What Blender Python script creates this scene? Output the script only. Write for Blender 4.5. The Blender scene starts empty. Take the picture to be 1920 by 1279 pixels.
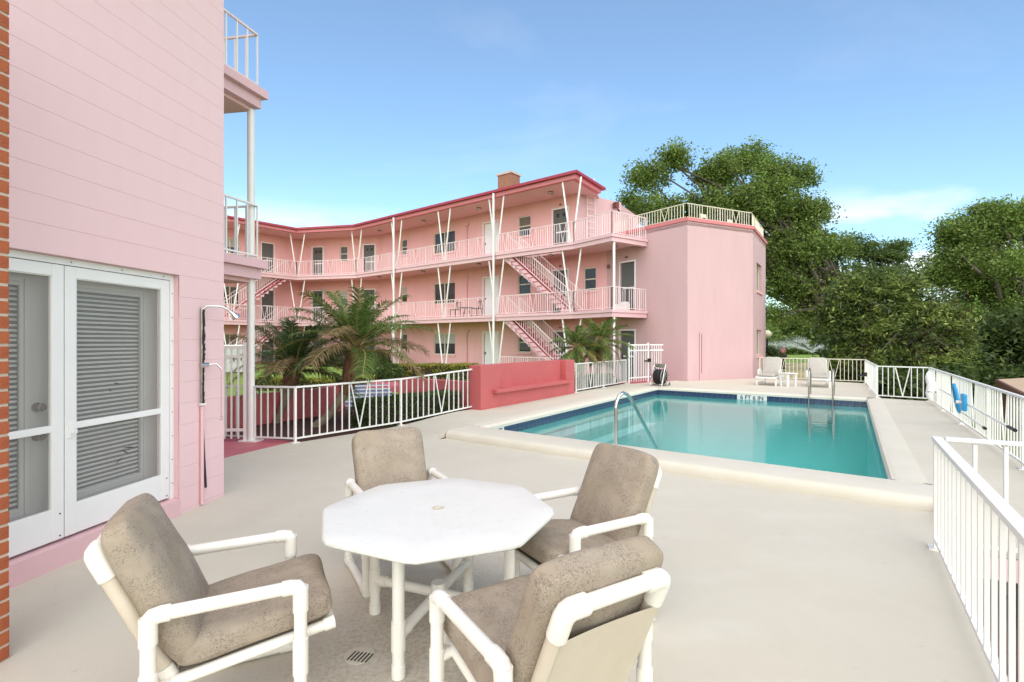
import bpy, bmesh, math, random
import numpy as np
from mathutils import Vector, Matrix

# ------------------------------------------------------------------ camera, sky, sun, exposure
S = bpy.context.scene
COL = S.collection
cam_data = bpy.data.cameras.new("camera")
cam = bpy.data.objects.new("camera", cam_data)
COL.objects.link(cam)
cam.location = (0, 0, 1.62)
cam.rotation_euler = (math.radians(90), 0, 0)
cam_data.lens = 17.81
cam_data.sensor_width = 36
cam_data.clip_start = 0.05
cam_data.clip_end = 3000
S.camera = cam

SUN_EL = math.radians(34)
SUN_AZ = math.radians(176)      # compass style: 0 = +Y (into the picture), 90 = +X
W_ = bpy.data.worlds.new("World")
S.world = W_
W_.use_nodes = True
nt = W_.node_tree
nt.nodes.clear()
out = nt.nodes.new("ShaderNodeOutputWorld")
bg = nt.nodes.new("ShaderNodeBackground")
sky = nt.nodes.new("ShaderNodeTexSky")
sky.sky_type = 'NISHITA'
sky.sun_disc = False
sky.sun_elevation = SUN_EL
sky.sun_rotation = SUN_AZ
sky.altitude = 10
sky.air_density = 1.15
sky.dust_density = 0.35
sky.ozone_density = 1.6
bg.inputs['Strength'].default_value = 0.142
# thin high cloud: streaky noise on the view direction, the same all round the sky
tc = nt.nodes.new("ShaderNodeTexCoord")
sep = nt.nodes.new("ShaderNodeSeparateXYZ")
nt.links.new(tc.outputs['Generated'], sep.inputs[0])
zz = nt.nodes.new("ShaderNodeMath"); zz.operation = 'ADD'; zz.inputs[1].default_value = 0.22
nt.links.new(sep.outputs['Z'], zz.inputs[0])
dv = nt.nodes.new("ShaderNodeVectorMath"); dv.operation = 'DIVIDE'
cmb = nt.nodes.new("ShaderNodeCombineXYZ")
for i in range(3): nt.links.new(zz.outputs[0], cmb.inputs[i])
nt.links.new(tc.outputs['Generated'], dv.inputs[0]); nt.links.new(cmb.outputs[0], dv.inputs[1])
mp = nt.nodes.new("ShaderNodeMapping"); mp.inputs['Scale'].default_value = (0.9, 1.7, 0.0); mp.inputs['Rotation'].default_value = (0, 0, 0.35); mp.inputs['Location'].default_value = (3.1, 0.4, 0)
nt.links.new(dv.outputs[0], mp.inputs['Vector'])
nz = nt.nodes.new("ShaderNodeTexNoise"); nz.inputs['Scale'].default_value = 1.5; nz.inputs['Detail'].default_value = 7; nz.inputs['Roughness'].default_value = 0.55; nz.inputs['Distortion'].default_value = 0.5
nt.links.new(mp.outputs[0], nz.inputs['Vector'])
cr = nt.nodes.new("ShaderNodeValToRGB")
cr.color_ramp.elements[0].position = 0.54; cr.color_ramp.elements[0].color = (0.07, 0.07, 0.07, 1)
cr.color_ramp.elements[1].position = 0.85; cr.color_ramp.elements[1].color = (0.21, 0.21, 0.21, 1)
nt.links.new(nz.outputs['Fac'], cr.inputs[0])
# low cumulus near the horizon
nz2 = nt.nodes.new("ShaderNodeTexNoise"); nz2.inputs['Scale'].default_value = 4.2; nz2.inputs['Detail'].default_value = 6; nz2.inputs['Roughness'].default_value = 0.5
mp2 = nt.nodes.new("ShaderNodeMapping"); mp2.inputs['Scale'].default_value = (1, 1, 2.6); mp2.inputs['Location'].default_value = (0.35, 0.2, 0.1)
nt.links.new(tc.outputs['Generated'], mp2.inputs['Vector']); nt.links.new(mp2.outputs[0], nz2.inputs['Vector'])
cr2 = nt.nodes.new("ShaderNodeValToRGB")
cr2.color_ramp.elements[0].position = 0.47; cr2.color_ramp.elements[0].color = (0, 0, 0, 1)
cr2.color_ramp.elements[1].position = 0.60; cr2.color_ramp.elements[1].color = (1, 1, 1, 1)
nt.links.new(nz2.outputs['Fac'], cr2.inputs[0])
band = nt.nodes.new("ShaderNodeMapRange"); band.interpolation_type = 'SMOOTHSTEP'
band.inputs['From Min'].default_value = 0.27; band.inputs['From Max'].default_value = 0.17
band.inputs['To Min'].default_value = 0; band.inputs['To Max'].default_value = 0.85
nt.links.new(sep.outputs['Z'], band.inputs['Value'])
mul = nt.nodes.new("ShaderNodeMath"); mul.operation = 'MULTIPLY'
nt.links.new(cr2.outputs[0], mul.inputs[0]); nt.links.new(band.outputs[0], mul.inputs[1])
mx = nt.nodes.new("ShaderNodeMath"); mx.operation = 'MAXIMUM'
nt.links.new(cr.outputs[0], mx.inputs[0]); nt.links.new(mul.outputs[0], mx.inputs[1])
mixc = nt.nodes.new("ShaderNodeMix"); mixc.data_type = 'RGBA'
nt.links.new(mx.outputs[0], mixc.inputs['Factor'])
tint = nt.nodes.new("ShaderNodeMix"); tint.data_type = 'RGBA'; tint.blend_type = 'MULTIPLY'; tint.inputs['Factor'].default_value = 1
tint.inputs['B'].default_value = (0.69, 0.87, 0.97, 1)
nt.links.new(sky.outputs[0], tint.inputs['A'])
nt.links.new(tint.outputs['Result'], mixc.inputs['A'])
mixc.inputs['B'].default_value = (5.6, 5.7, 5.8, 1)
nt.links.new(mixc.outputs['Result'], bg.inputs['Color'])
nt.links.new(bg.outputs[0], out.inputs[0])

sd = bpy.data.lights.new("sun", 'SUN')
sd.energy = 3.65
sd.angle = math.radians(132)
sd.color = (1.0, 0.88, 0.71)
sun = bpy.data.objects.new("sun", sd)
COL.objects.link(sun)
sv = Vector((math.sin(SUN_AZ) * math.cos(SUN_EL), math.cos(SUN_AZ) * math.cos(SUN_EL), math.sin(SUN_EL)))
sun.rotation_euler = sv.to_track_quat('Z', 'Y').to_euler()
sun.location = (0, -20, 30)

S.view_settings.view_transform = 'Standard'
S.view_settings.look = 'None'
S.view_settings.exposure = 0.72
S.view_settings.gamma = 1
S.view_settings.use_curve_mapping = False
S.render.engine = 'CYCLES'
S.cycles.max_bounces = 8
S.cycles.transparent_max_bounces = 12
S.cycles.caustics_reflective = False
S.cycles.caustics_refractive = False
S.cycles.use_denoising = True

# ------------------------------------------------------------------ helpers
RNG = np.random.default_rng(7)
random.seed(7)
R = math.radians


class MB:
    """collects faces; build() links them as one mesh object"""
    def __init__(self):
        self.v = []; self.f = []; self.m = []; self.cur = 0

    def add(self, vs, fs):
        b = len(self.v)
        self.v.extend([tuple(map(float, p)) for p in vs])
        for f in fs:
            self.f.append([b + i for i in f]); self.m.append(self.cur)

    def box(self, c, s, rot=0.0):
        cx, cy, cz = c; sx, sy, sz = s[0] / 2, s[1] / 2, s[2] / 2
        ca, sa = math.cos(rot), math.sin(rot)
        vs = []
        for z in (-sz, sz):
            for x, y in ((-sx, -sy), (sx, -sy), (sx, sy), (-sx, sy)):
                vs.append((cx + x * ca - y * sa, cy + x * sa + y * ca, cz + z))
        self.add(vs, [(3, 2, 1, 0), (4, 5, 6, 7), (0, 1, 5, 4), (1, 2, 6, 5), (2, 3, 7, 6), (3, 0, 4, 7)])

    def beam(self, p, q, w, h, up=(0, 0, 1)):
        p = Vector(p); q = Vector(q); d = (q - p).normalized(); up = Vector(up)
        if abs(d.dot(up)) > 0.98: up = Vector((0, 1, 0)) if abs(d.y) < 0.9 else Vector((1, 0, 0))
        s = d.cross(up).normalized(); u = s.cross(d).normalized()
        vs = []
        for e in (p, q):
            for a, b in ((-1, -1), (1, -1), (1, 1), (-1, 1)):
                vs.append(e + s * (a * w / 2) + u * (b * h / 2))
        self.add(vs, [(0, 1, 2, 3), (7, 6, 5, 4), (4, 5, 1, 0), (5, 6, 2, 1), (6, 7, 3, 2), (7, 4, 0, 3)])

    def tube(self, pts, r, n=10, cap=True):
        pts = [Vector(p) for p in pts]; k = len(pts)
        rs = r if isinstance(r, (list, tuple)) else [r] * k
        t0 = (pts[1] - pts[0]).normalized()
        a = Vector((0, 0, 1)) if abs(t0.z) < 0.9 else Vector((1, 0, 0))
        nrm = t0.cross(a).normalized()
        vs = []; prev = t0
        for i, p in enumerate(pts):
            if i == 0: t = t0
            elif i == k - 1: t = (pts[i] - pts[i - 1]).normalized()
            else: t = ((pts[i + 1] - pts[i]).normalized() + (pts[i] - pts[i - 1]).normalized()).normalized()
            ax = prev.cross(t)
            if ax.length > 1e-6:
                nrm = Matrix.Rotation(prev.angle(t), 3, ax.normalized()) @ nrm
            prev = t
            b = t.cross(nrm).normalized()
            for j in range(n):
                g = 2 * math.pi * j / n
                vs.append(p + (nrm * math.cos(g) + b * math.sin(g)) * rs[i])
        fs = []
        for i in range(k - 1):
            for j in range(n):
                j2 = (j + 1) % n
                fs.append((i * n + j, i * n + j2, (i + 1) * n + j2, (i + 1) * n + j))
        if cap:
            fs.append(tuple(range(n - 1, -1, -1)))
            fs.append(tuple((k - 1) * n + j for j in range(n)))
        self.add(vs, fs)

    def quad(self, a, b, c, d): self.add([a, b, c, d], [(0, 1, 2, 3)])

    def prism(self, poly, z0, z1):
        n = len(poly)
        ar = sum(poly[i][0] * poly[(i + 1) % n][1] - poly[(i + 1) % n][0] * poly[i][1] for i in range(n))
        if ar < 0: poly = poly[::-1]
        zf = lambda z, p: z(p) if callable(z) else z
        vs = [(p[0], p[1], zf(z0, p)) for p in poly] + [(p[0], p[1], zf(z1, p)) for p in poly]
        fs = [tuple(range(n - 1, -1, -1)), tuple(range(n, 2 * n))]
        for i in range(n):
            j = (i + 1) % n
            fs.append((i, j, n + j, n + i))
        self.add(vs, fs)

    def patch(self, a, b, c, d, nu, nv, zf):
        """bilinear quad patch a-b-c-d (xy), height zf(x, y)"""
        vs = []
        for j in range(nv + 1):
            for i in range(nu + 1):
                u, v = i / nu, j / nv
                x = (1 - u) * (1 - v) * a[0] + u * (1 - v) * b[0] + u * v * c[0] + (1 - u) * v * d[0]
                y = (1 - u) * (1 - v) * a[1] + u * (1 - v) * b[1] + u * v * c[1] + (1 - u) * v * d[1]
                vs.append((x, y, zf(x, y)))
        fs = []
        for j in range(nv):
            for i in range(nu):
                k = j * (nu + 1) + i
                fs.append((k, k + 1, k + nu + 2, k + nu + 1))
        self.add(vs, fs)

    def lathe(self, c, prof, n=16):
        vs = []; k = len(prof)
        for r, z in prof:
            for j in range(n):
                g = 2 * math.pi * j / n
                vs.append((c[0] + r * math.cos(g), c[1] + r * math.sin(g), c[2] + z))
        fs = []
        for i in range(k - 1):
            for j in range(n):
                j2 = (j + 1) % n
                fs.append((i * n + j, i * n + j2, (i + 1) * n + j2, (i + 1) * n + j))
        fs.append(tuple(range(n - 1, -1, -1))); fs.append(tuple((k - 1) * n + j for j in range(n)))
        self.add(vs, fs)

    def mesh(self, name, mats, off=(0, 0, 0), smooth=False):
        me = bpy.data.meshes.new(name)
        o = off
        me.from_pydata([(p[0] - o[0], p[1] - o[1], p[2] - o[2]) for p in self.v], [], self.f)
        if not isinstance(mats, (list, tuple)): mats = [mats]
        for m in mats: me.materials.append(m)
        if len(mats) > 1: me.polygons.foreach_set('material_index', self.m)
        if smooth:
            me.polygons.foreach_set('use_smooth', [True] * len(me.polygons))
            me.set_sharp_from_angle(angle=R(40))
        me.update()
        return me

    def build(self, name, mats, parent=None, smooth=False, local=False, kind=None, bevel=0):
        off = (0, 0, 0)
        if not local:
            p = parent; off = Vector((0, 0, 0))
            while p is not None:
                off = off + p.location; p = p.parent
        o = link(name, self.mesh(name, mats, off, smooth), parent)
        if kind: o['kind'] = kind
        if bevel:
            b = o.modifiers.new('bevel', 'BEVEL'); b.width = bevel; b.segments = 2; b.limit_method = 'ANGLE'; b.angle_limit = R(40)
        return o


def link(name, data, parent=None, loc=None, rot=None, scale=None):
    o = bpy.data.objects.new(name, data)
    COL.objects.link(o)
    if parent is not None: o.parent = parent
    if loc is not None: o.location = loc
    if rot is not None: o.rotation_euler = rot
    if scale is not None: o.scale = scale
    return o


def tag(o, label, cat, group=None):
    o['label'] = label; o['category'] = cat
    if group: o['group'] = group
    return o


def thing(name, label, cat, loc=(0, 0, 0), rz=0.0, group=None):
    o = bpy.data.objects.new(name, None); COL.objects.link(o)
    o.location = loc; o.rotation_euler = (0, 0, rz); o.empty_display_size = 0.2
    return tag(o, label, cat, group)


def struct(o):
    o['kind'] = 'structure'; return o


def children(o): return [c for c in COL.objects if c.parent == o]


def copy_tree(o, parent=None):
    c = o.copy(); COL.objects.link(c)
    if parent is not None: c.parent = parent
    for ch in list(o.children): copy_tree(ch, c)
    return c


# ------------------------------------------------------------------ materials
def node(nt, t, **kw):
    n = nt.nodes.new(t)
    for k, v in kw.items(): setattr(n, k, v)
    return n


def mat(name, col, rough=0.6, col2=None, scale=4.0, amt=0.5, bump=0.0, bscale=60.0, metal=0.0, spec=0.5, detail=4.0, speck=None, stretch=(1, 1, 1)):
    m = bpy.data.materials.new(name); m.use_nodes = True
    t = m.node_tree; b = t.nodes['Principled BSDF']
    b.inputs['Roughness'].default_value = rough
    b.inputs['Metallic'].default_value = metal
    b.inputs['Specular IOR Level'].default_value = spec
    c1 = (*col, 1)
    if col2 is None: col2 = tuple(c * 0.82 for c in col)
    tcn = node(t, 'ShaderNodeTexCoord'); mpn = node(t, 'ShaderNodeMapping'); mpn.inputs['Scale'].default_value = stretch
    t.links.new(tcn.outputs['Object'], mpn.inputs[0])
    n = node(t, 'ShaderNodeTexNoise'); n.inputs['Scale'].default_value = scale; n.inputs['Detail'].default_value = detail; n.inputs['Roughness'].default_value = 0.62
    t.links.new(mpn.outputs[0], n.inputs['Vector'])
    r = node(t, 'ShaderNodeMapRange'); r.inputs['From Min'].default_value = 0.35; r.inputs['From Max'].default_value = 0.7; r.inputs['To Max'].default_value = amt
    t.links.new(n.outputs['Fac'], r.inputs['Value'])
    x = node(t, 'ShaderNodeMix', data_type='RGBA'); x.inputs['A'].default_value = c1; x.inputs['B'].default_value = (*col2, 1)
    t.links.new(r.outputs[0], x.inputs['Factor'])
    last = x.outputs['Result']
    if speck:
        n3 = node(t, 'ShaderNodeTexNoise'); n3.inputs['Scale'].default_value = speck[1]; n3.inputs['Detail'].default_value = 3
        t.links.new(tcn.outputs['Object'], n3.inputs['Vector'])
        r3 = node(t, 'ShaderNodeMapRange'); r3.inputs['From Min'].default_value = speck[2]; r3.inputs['From Max'].default_value = speck[2] + 0.12; r3.inputs['To Max'].default_value = speck[3]
        t.links.new(n3.outputs['Fac'], r3.inputs['Value'])
        x3 = node(t, 'ShaderNodeMix', data_type='RGBA'); x3.inputs['B'].default_value = (*speck[0], 1)
        t.links.new(last, x3.inputs['A']); t.links.new(r3.outputs[0], x3.inputs['Factor'])
        last = x3.outputs['Result']
    t.links.new(last, b.inputs['Base Color'])
    if bump:
        n2 = node(t, 'ShaderNodeTexNoise'); n2.inputs['Scale'].default_value = bscale; n2.inputs['Detail'].default_value = 4
        t.links.new(tcn.outputs['Object'], n2.inputs['Vector'])
        bp = node(t, 'ShaderNodeBump'); bp.inputs['Strength'].default_value = bump; bp.inputs['Distance'].default_value = 0.01
        t.links.new(n2.outputs['Fac'], bp.inputs['Height']); t.links.new(bp.outputs[0], b.inputs['Normal'])
    return m


def leaf_mat(name, ca, cb, rough=0.5, transl=0.42):
    m = bpy.data.materials.new(name); m.use_nodes = True
    t = m.node_tree; b = t.nodes['Principled BSDF']; b.inputs['Roughness'].default_value = rough
    b.inputs['Specular IOR Level'].default_value = 0.35
    g = node(t, 'ShaderNodeNewGeometry')
    rp = node(t, 'ShaderNodeValToRGB')
    rp.color_ramp.elements[0].color = (*ca, 1); rp.color_ramp.elements[1].color = (*cb, 1)
    e = rp.color_ramp.elements.new(0.6); e.color = (*[(p * 0.6 + q * 0.4) for p, q in zip(ca, cb)], 1)
    t.links.new(g.outputs['Random Per Island'], rp.inputs[0])
    t.links.new(rp.outputs[0], b.inputs['Base Color'])
    tr = node(t, 'ShaderNodeBsdfTranslucent'); t.links.new(rp.outputs[0], tr.inputs[0])
    ms = node(t, 'ShaderNodeMixShader'); ms.inputs[0].default_value = transl
    t.links.new(b.outputs[0], ms.inputs[1]); t.links.new(tr.outputs[0], ms.inputs[2])
    t.links.new(ms.outputs[0], t.nodes['Material Output'].inputs[0])
    return m


M = {}
PINK = (0.78, 0.545, 0.56)
M['pink'] = mat('pink_paint', PINK, 0.62, (0.74, 0.50, 0.515), 2.2, 0.6, 0.12, 90, stretch=(1, 1, 0.25))
M['pink_plain'] = mat('pink_masonry_paint', (0.72, 0.47, 0.49), 0.6, (0.67, 0.42, 0.44), 2.2, 0.5, 0.15, 120)
M['coral'] = mat('coral_paint', (0.50, 0.115, 0.115), 0.6, (0.43, 0.095, 0.098), 2.5, 0.6, 0.2, 70)
M['coral_floor'] = mat('coral_floor_paint', (0.47, 0.10, 0.13), 0.55, (0.55, 0.20, 0.22), 3.0, 0.6, 0.15, 50)
M['fascia'] = mat('dark_red_fascia', (0.36, 0.035, 0.055), 0.5, (0.28, 0.03, 0.05), 3, 0.5)
M['eave'] = mat('coral_eave_paint', (0.60, 0.19, 0.20), 0.55, (0.55, 0.165, 0.18), 3, 0.5)
M['soffit'] = mat('pink_soffit_paint', (0.74, 0.47, 0.46), 0.7, (0.68, 0.42, 0.41), 2, 0.5)
M['white'] = mat('white_metal_paint', (0.80, 0.79, 0.76), 0.4, (0.72, 0.70, 0.65), 6, 0.4)
M['rail_pale'] = mat('pale_pink_white_metal_paint', (0.78, 0.66, 0.65), 0.5, (0.74, 0.60, 0.6), 4, 0.5)
M['cream_rail'] = mat('cream_metal_paint', (0.70, 0.66, 0.52), 0.5)
M['pvc'] = mat('white_pvc', (0.80, 0.775, 0.71), 0.3, (0.72, 0.67, 0.57), 5, 0.45, speck=((0.35, 0.3, 0.22), 55, 0.70, 0.5))
M['frame_white'] = mat('white_door_frame', (0.80, 0.80, 0.79), 0.35, (0.74, 0.74, 0.72), 6, 0.4)
M['grey_door'] = mat('grey_door_paint', (0.64, 0.63, 0.60), 0.5, (0.59, 0.58, 0.56), 4, 0.5)
M['slat'] = mat('grey_blind_slat', (0.64, 0.63, 0.59), 0.5)
M['brass'] = mat('aged_brass', (0.20, 0.15, 0.10), 0.35, metal=0.9)
M['chrome'] = mat('polished_steel', (0.62, 0.62, 0.60), 0.14, (0.5, 0.5, 0.48), 20, 0.4, metal=1.0)
M['old_chrome'] = mat('tarnished_steel', (0.5, 0.47, 0.43), 0.25, (0.3, 0.26, 0.22), 30, 0.7, metal=1.0)
M['black'] = mat('black_plastic', (0.012, 0.012, 0.013), 0.5)
M['dark_glass'] = mat('dark_window_glass', (0.045, 0.05, 0.055), 0.12, (0.03, 0.033, 0.037), 1.5, 0.6, spec=0.6)
M['blind'] = mat('pale_window_blind', (0.45, 0.44, 0.42), 0.7)
M['curtain_grey'] = mat('grey_curtain', (0.14, 0.145, 0.15), 0.8, (0.08, 0.085, 0.09), 12, 0.8, stretch=(3, 3, 0.2))
M['curtain_warm'] = mat('warm_curtain', (0.20, 0.17, 0.14), 0.8, (0.11, 0.09, 0.075), 12, 0.8, stretch=(3, 3, 0.2))
M['grey_screen'] = mat('grey_door_screen', (0.10, 0.105, 0.10), 0.6, (0.13, 0.135, 0.13), 2, 0.5)
M['brick'] = mat('orange_red_brick', (0.42, 0.115, 0.04), 0.8, (0.30, 0.07, 0.03), 9, 0.8, 0.5, 80)
M['mortar'] = mat('pale_mortar', (0.55, 0.45, 0.36), 0.9, bump=0.4, bscale=120)
M['tile_blue'] = mat('navy_pool_tile', (0.016, 0.032, 0.085), 0.15, (0.055, 0.085, 0.15), 14, 0.9, spec=0.6)
M['tile_white'] = mat('white_pool_tile', (0.72, 0.72, 0.70), 0.3)
M['mulch'] = mat('red_brown_mulch', (0.10, 0.035, 0.025), 0.95, (0.04, 0.018, 0.014), 14, 0.9, 1.0, 40)
M['lawn'] = mat('lawn_green', (0.19, 0.29, 0.045), 0.9, (0.13, 0.21, 0.03), 1.5, 0.8, 0.8, 50)
M['dry_lawn'] = mat('dry_lawn', (0.50, 0.40, 0.20), 0.9, (0.36, 0.32, 0.13), 0.6, 0.8, 0.6, 30)
M['blue_step'] = mat('blue_grey_step_paint', (0.14, 0.17, 0.26), 0.6, (0.18, 0.21, 0.30), 4, 0.6)
M['nosing'] = mat('pale_step_edge', (0.62, 0.62, 0.60), 0.6)
M['sling'] = mat('cream_sling_fabric', (0.62, 0.55, 0.44), 0.75, (0.55, 0.475, 0.37), 5, 0.7, 0.35, 400)
M['bark'] = mat('grey_brown_bark', (0.11, 0.09, 0.07), 0.9, (0.05, 0.04, 0.03), 5, 0.8, 0.8, 25)
M['palm_bark'] = mat('shaggy_palm_bark', (0.20, 0.10, 0.05), 0.95, (0.08, 0.04, 0.022), 14, 0.8, 1.0, 40)
M['palm_trunk_pale'] = mat('pale_palm_trunk', (0.26, 0.21, 0.14), 0.9, (0.14, 0.10, 0.06), 9, 0.8, 0.8, 30)
M['blue_foam'] = mat('bright_blue_plastic', (0.02, 0.30, 0.62), 0.4, (0.03, 0.42, 0.75), 12, 0.5)
M['net'] = mat('dark_blue_net', (0.02, 0.12, 0.22), 0.7)
M['taupe_pad'] = mat('beige_lounger_pad', (0.44, 0.41, 0.36), 0.85, (0.38, 0.35, 0.30), 6, 0.6, 0.3, 200)
M['tan_roof'] = mat('tan_roof_sheet', (0.50, 0.36, 0.24), 0.7, (0.42, 0.30, 0.20), 2, 0.6)
M['brown_trim'] = mat('red_brown_trim', (0.13, 0.04, 0.025), 0.6)
M['lamp_globe'] = mat('cream_lamp_globe', (0.78, 0.72, 0.5), 0.3)
M['flower'] = mat('pink_flower', (0.80, 0.22, 0.28), 0.6, (0.8, 0.55, 0.55), 30, 0.8)
M['droplet'] = mat('water_droplet', (0.85, 0.88, 0.9), 0.2)
M['dark_void'] = mat('dark_void_brown', (0.05, 0.03, 0.022), 0.9, (0.025, 0.016, 0.012), 6, 0.8, 0.4, 30)  # shade of the void under the deck put into the colour; also hedge cores

M['leaf_oak'] = leaf_mat('oak_leaf', (0.095, 0.15, 0.035), (0.30, 0.39, 0.10))
M['leaf_oak_dark'] = leaf_mat('dark_oak_leaf', (0.065, 0.11, 0.03), (0.20, 0.28, 0.07))
M['leaf_bright'] = leaf_mat('bright_oak_leaf', (0.14, 0.24, 0.04), (0.34, 0.49, 0.10))
M['leaf_shrub'] = leaf_mat('yellow_green_shrub_leaf', (0.09, 0.15, 0.035), (0.48, 0.55, 0.16), 0.35)
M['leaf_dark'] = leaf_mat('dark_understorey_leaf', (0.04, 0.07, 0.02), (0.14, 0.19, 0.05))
M['leaf_hedge'] = leaf_mat('hedge_leaf', (0.046, 0.085, 0.023), (0.155, 0.232, 0.062))
M['leaf_hedge_gold'] = leaf_mat('gold_hedge_leaf', (0.124, 0.171, 0.023), (0.512, 0.465, 0.062))
M['leaf_moss'] = leaf_mat('hanging_grey_moss', (0.12, 0.115, 0.085), (0.26, 0.25, 0.19), 0.9)
M['leaf_brown'] = leaf_mat('brown_dead_leaf', (0.10, 0.06, 0.03), (0.24, 0.16, 0.08), 0.8)
M['frond'] = leaf_mat('palm_leaflet', (0.06, 0.12, 0.025), (0.27, 0.36, 0.09))
M['frond_dark'] = leaf_mat('dark_palm_leaflet', (0.04, 0.085, 0.028), (0.14, 0.20, 0.07))
M['frond_dry'] = leaf_mat('dry_palm_leaflet', (0.22, 0.15, 0.065), (0.52, 0.40, 0.22), 0.7)
M['frond_olive'] = leaf_mat('olive_palm_leaflet', (0.139, 0.155, 0.031), (0.434, 0.388, 0.109), 0.6)
M['rachis'] = mat('palm_rib', (0.30, 0.24, 0.08), 0.6)


def deck_material():
    m = mat('cream_pool_deck', (0.595, 0.555, 0.46), 0.72, (0.55, 0.505, 0.41), 0.9, 0.8, 0.25, 130)
    t = m.node_tree; b = t.nodes['Principled BSDF']
    src = b.inputs['Base Color'].links[0].from_socket
    tcn = node(t, 'ShaderNodeTexCoord')
    # worn, speckled patch where chairs are dragged round the table and drain
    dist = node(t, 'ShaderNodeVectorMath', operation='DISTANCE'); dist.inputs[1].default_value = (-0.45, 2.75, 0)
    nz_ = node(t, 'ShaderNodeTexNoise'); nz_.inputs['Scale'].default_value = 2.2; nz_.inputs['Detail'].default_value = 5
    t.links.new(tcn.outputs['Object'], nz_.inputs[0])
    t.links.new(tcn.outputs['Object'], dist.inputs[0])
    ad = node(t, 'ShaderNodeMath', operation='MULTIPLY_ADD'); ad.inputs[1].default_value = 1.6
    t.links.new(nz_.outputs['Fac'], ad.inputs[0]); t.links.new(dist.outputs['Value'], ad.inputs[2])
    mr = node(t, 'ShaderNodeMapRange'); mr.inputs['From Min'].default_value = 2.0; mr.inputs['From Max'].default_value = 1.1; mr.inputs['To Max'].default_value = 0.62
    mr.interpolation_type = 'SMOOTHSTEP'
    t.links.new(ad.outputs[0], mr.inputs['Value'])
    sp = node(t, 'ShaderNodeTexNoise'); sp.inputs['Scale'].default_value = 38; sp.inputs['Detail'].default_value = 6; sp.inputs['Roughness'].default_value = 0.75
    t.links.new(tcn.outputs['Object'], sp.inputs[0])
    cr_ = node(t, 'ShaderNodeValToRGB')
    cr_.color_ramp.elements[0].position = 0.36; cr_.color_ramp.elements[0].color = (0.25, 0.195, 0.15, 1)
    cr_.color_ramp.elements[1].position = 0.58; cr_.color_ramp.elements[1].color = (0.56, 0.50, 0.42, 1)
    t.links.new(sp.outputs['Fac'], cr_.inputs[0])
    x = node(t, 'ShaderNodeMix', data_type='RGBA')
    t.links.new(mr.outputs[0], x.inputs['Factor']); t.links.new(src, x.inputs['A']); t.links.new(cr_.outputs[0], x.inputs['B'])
    # faint paler roller marks
    n4 = node(t, 'ShaderNodeTexNoise'); n4.inputs['Scale'].default_value = 1.1; n4.inputs['Detail'].default_value = 6
    mp4 = node(t, 'ShaderNodeMapping'); mp4.inputs['Scale'].default_value = (1.0, 3.0, 1); mp4.inputs['Rotation'].default_value = (0, 0, 0.6)
    t.links.new(tcn.outputs['Object'], mp4.inputs[0]); t.links.new(mp4.outputs[0], n4.inputs[0])
    r4 = node(t, 'ShaderNodeMapRange'); r4.inputs['From Min'].default_value = 0.55; r4.inputs['From Max'].default_value = 0.75; r4.inputs['To Max'].default_value = 0.35
    t.links.new(n4.outputs['Fac'], r4.inputs['Value'])
    x4 = node(t, 'ShaderNodeMix', data_type='RGBA'); x4.inputs['B'].default_value = (0.66, 0.63, 0.565, 1)
    t.links.new(r4.outputs[0], x4.inputs['Factor']); t.links.new(x.outputs['Result'], x4.inputs['A'])
    n5 = node(t, 'ShaderNodeTexNoise'); n5.inputs['Scale'].default_value = 0.55; n5.inputs['Detail'].default_value = 8; n5.inputs['Roughness'].default_value = 0.7
    t.links.new(tcn.outputs['Object'], n5.inputs[0])
    r5 = node(t, 'ShaderNodeMapRange'); r5.inputs['From Min'].default_value = 0.48; r5.inputs['From Max'].default_value = 0.68; r5.inputs['To Max'].default_value = 0.5
    t.links.new(n5.outputs['Fac'], r5.inputs['Value'])
    x5 = node(t, 'ShaderNodeMix', data_type='RGBA'); x5.inputs['B'].default_value = (0.53, 0.485, 0.40, 1)
    t.links.new(r5.outputs[0], x5.inputs['Factor']); t.links.new(x4.outputs['Result'], x5.inputs['A'])
    n6 = node(t, 'ShaderNodeTexNoise'); n6.inputs['Scale'].default_value = 9; n6.inputs['Detail'].default_value = 6
    t.links.new(tcn.outputs['Object'], n6.inputs[0])
    r6 = node(t, 'ShaderNodeMapRange'); r6.inputs['From Min'].default_value = 0.66; r6.inputs['From Max'].default_value = 0.74; r6.inputs['To Max'].default_value = 0.4
    t.links.new(n6.outputs['Fac'], r6.inputs['Value'])
    x6 = node(t, 'ShaderNodeMix', data_type='RGBA'); x6.inputs['B'].default_value = (0.45, 0.41, 0.34, 1)
    t.links.new(r6.outputs[0], x6.inputs['Factor']); t.links.new(x5.outputs['Result'], x6.inputs['A'])
    t.links.new(x6.outputs['Result'], b.inputs['Base Color'])
    return m


M['deck'] = deck_material()
M['coping'] = mat('pale_coping', (0.66, 0.62, 0.52), 0.65, (0.60, 0.555, 0.45), 2.0, 0.7, 0.3, 90)


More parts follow.
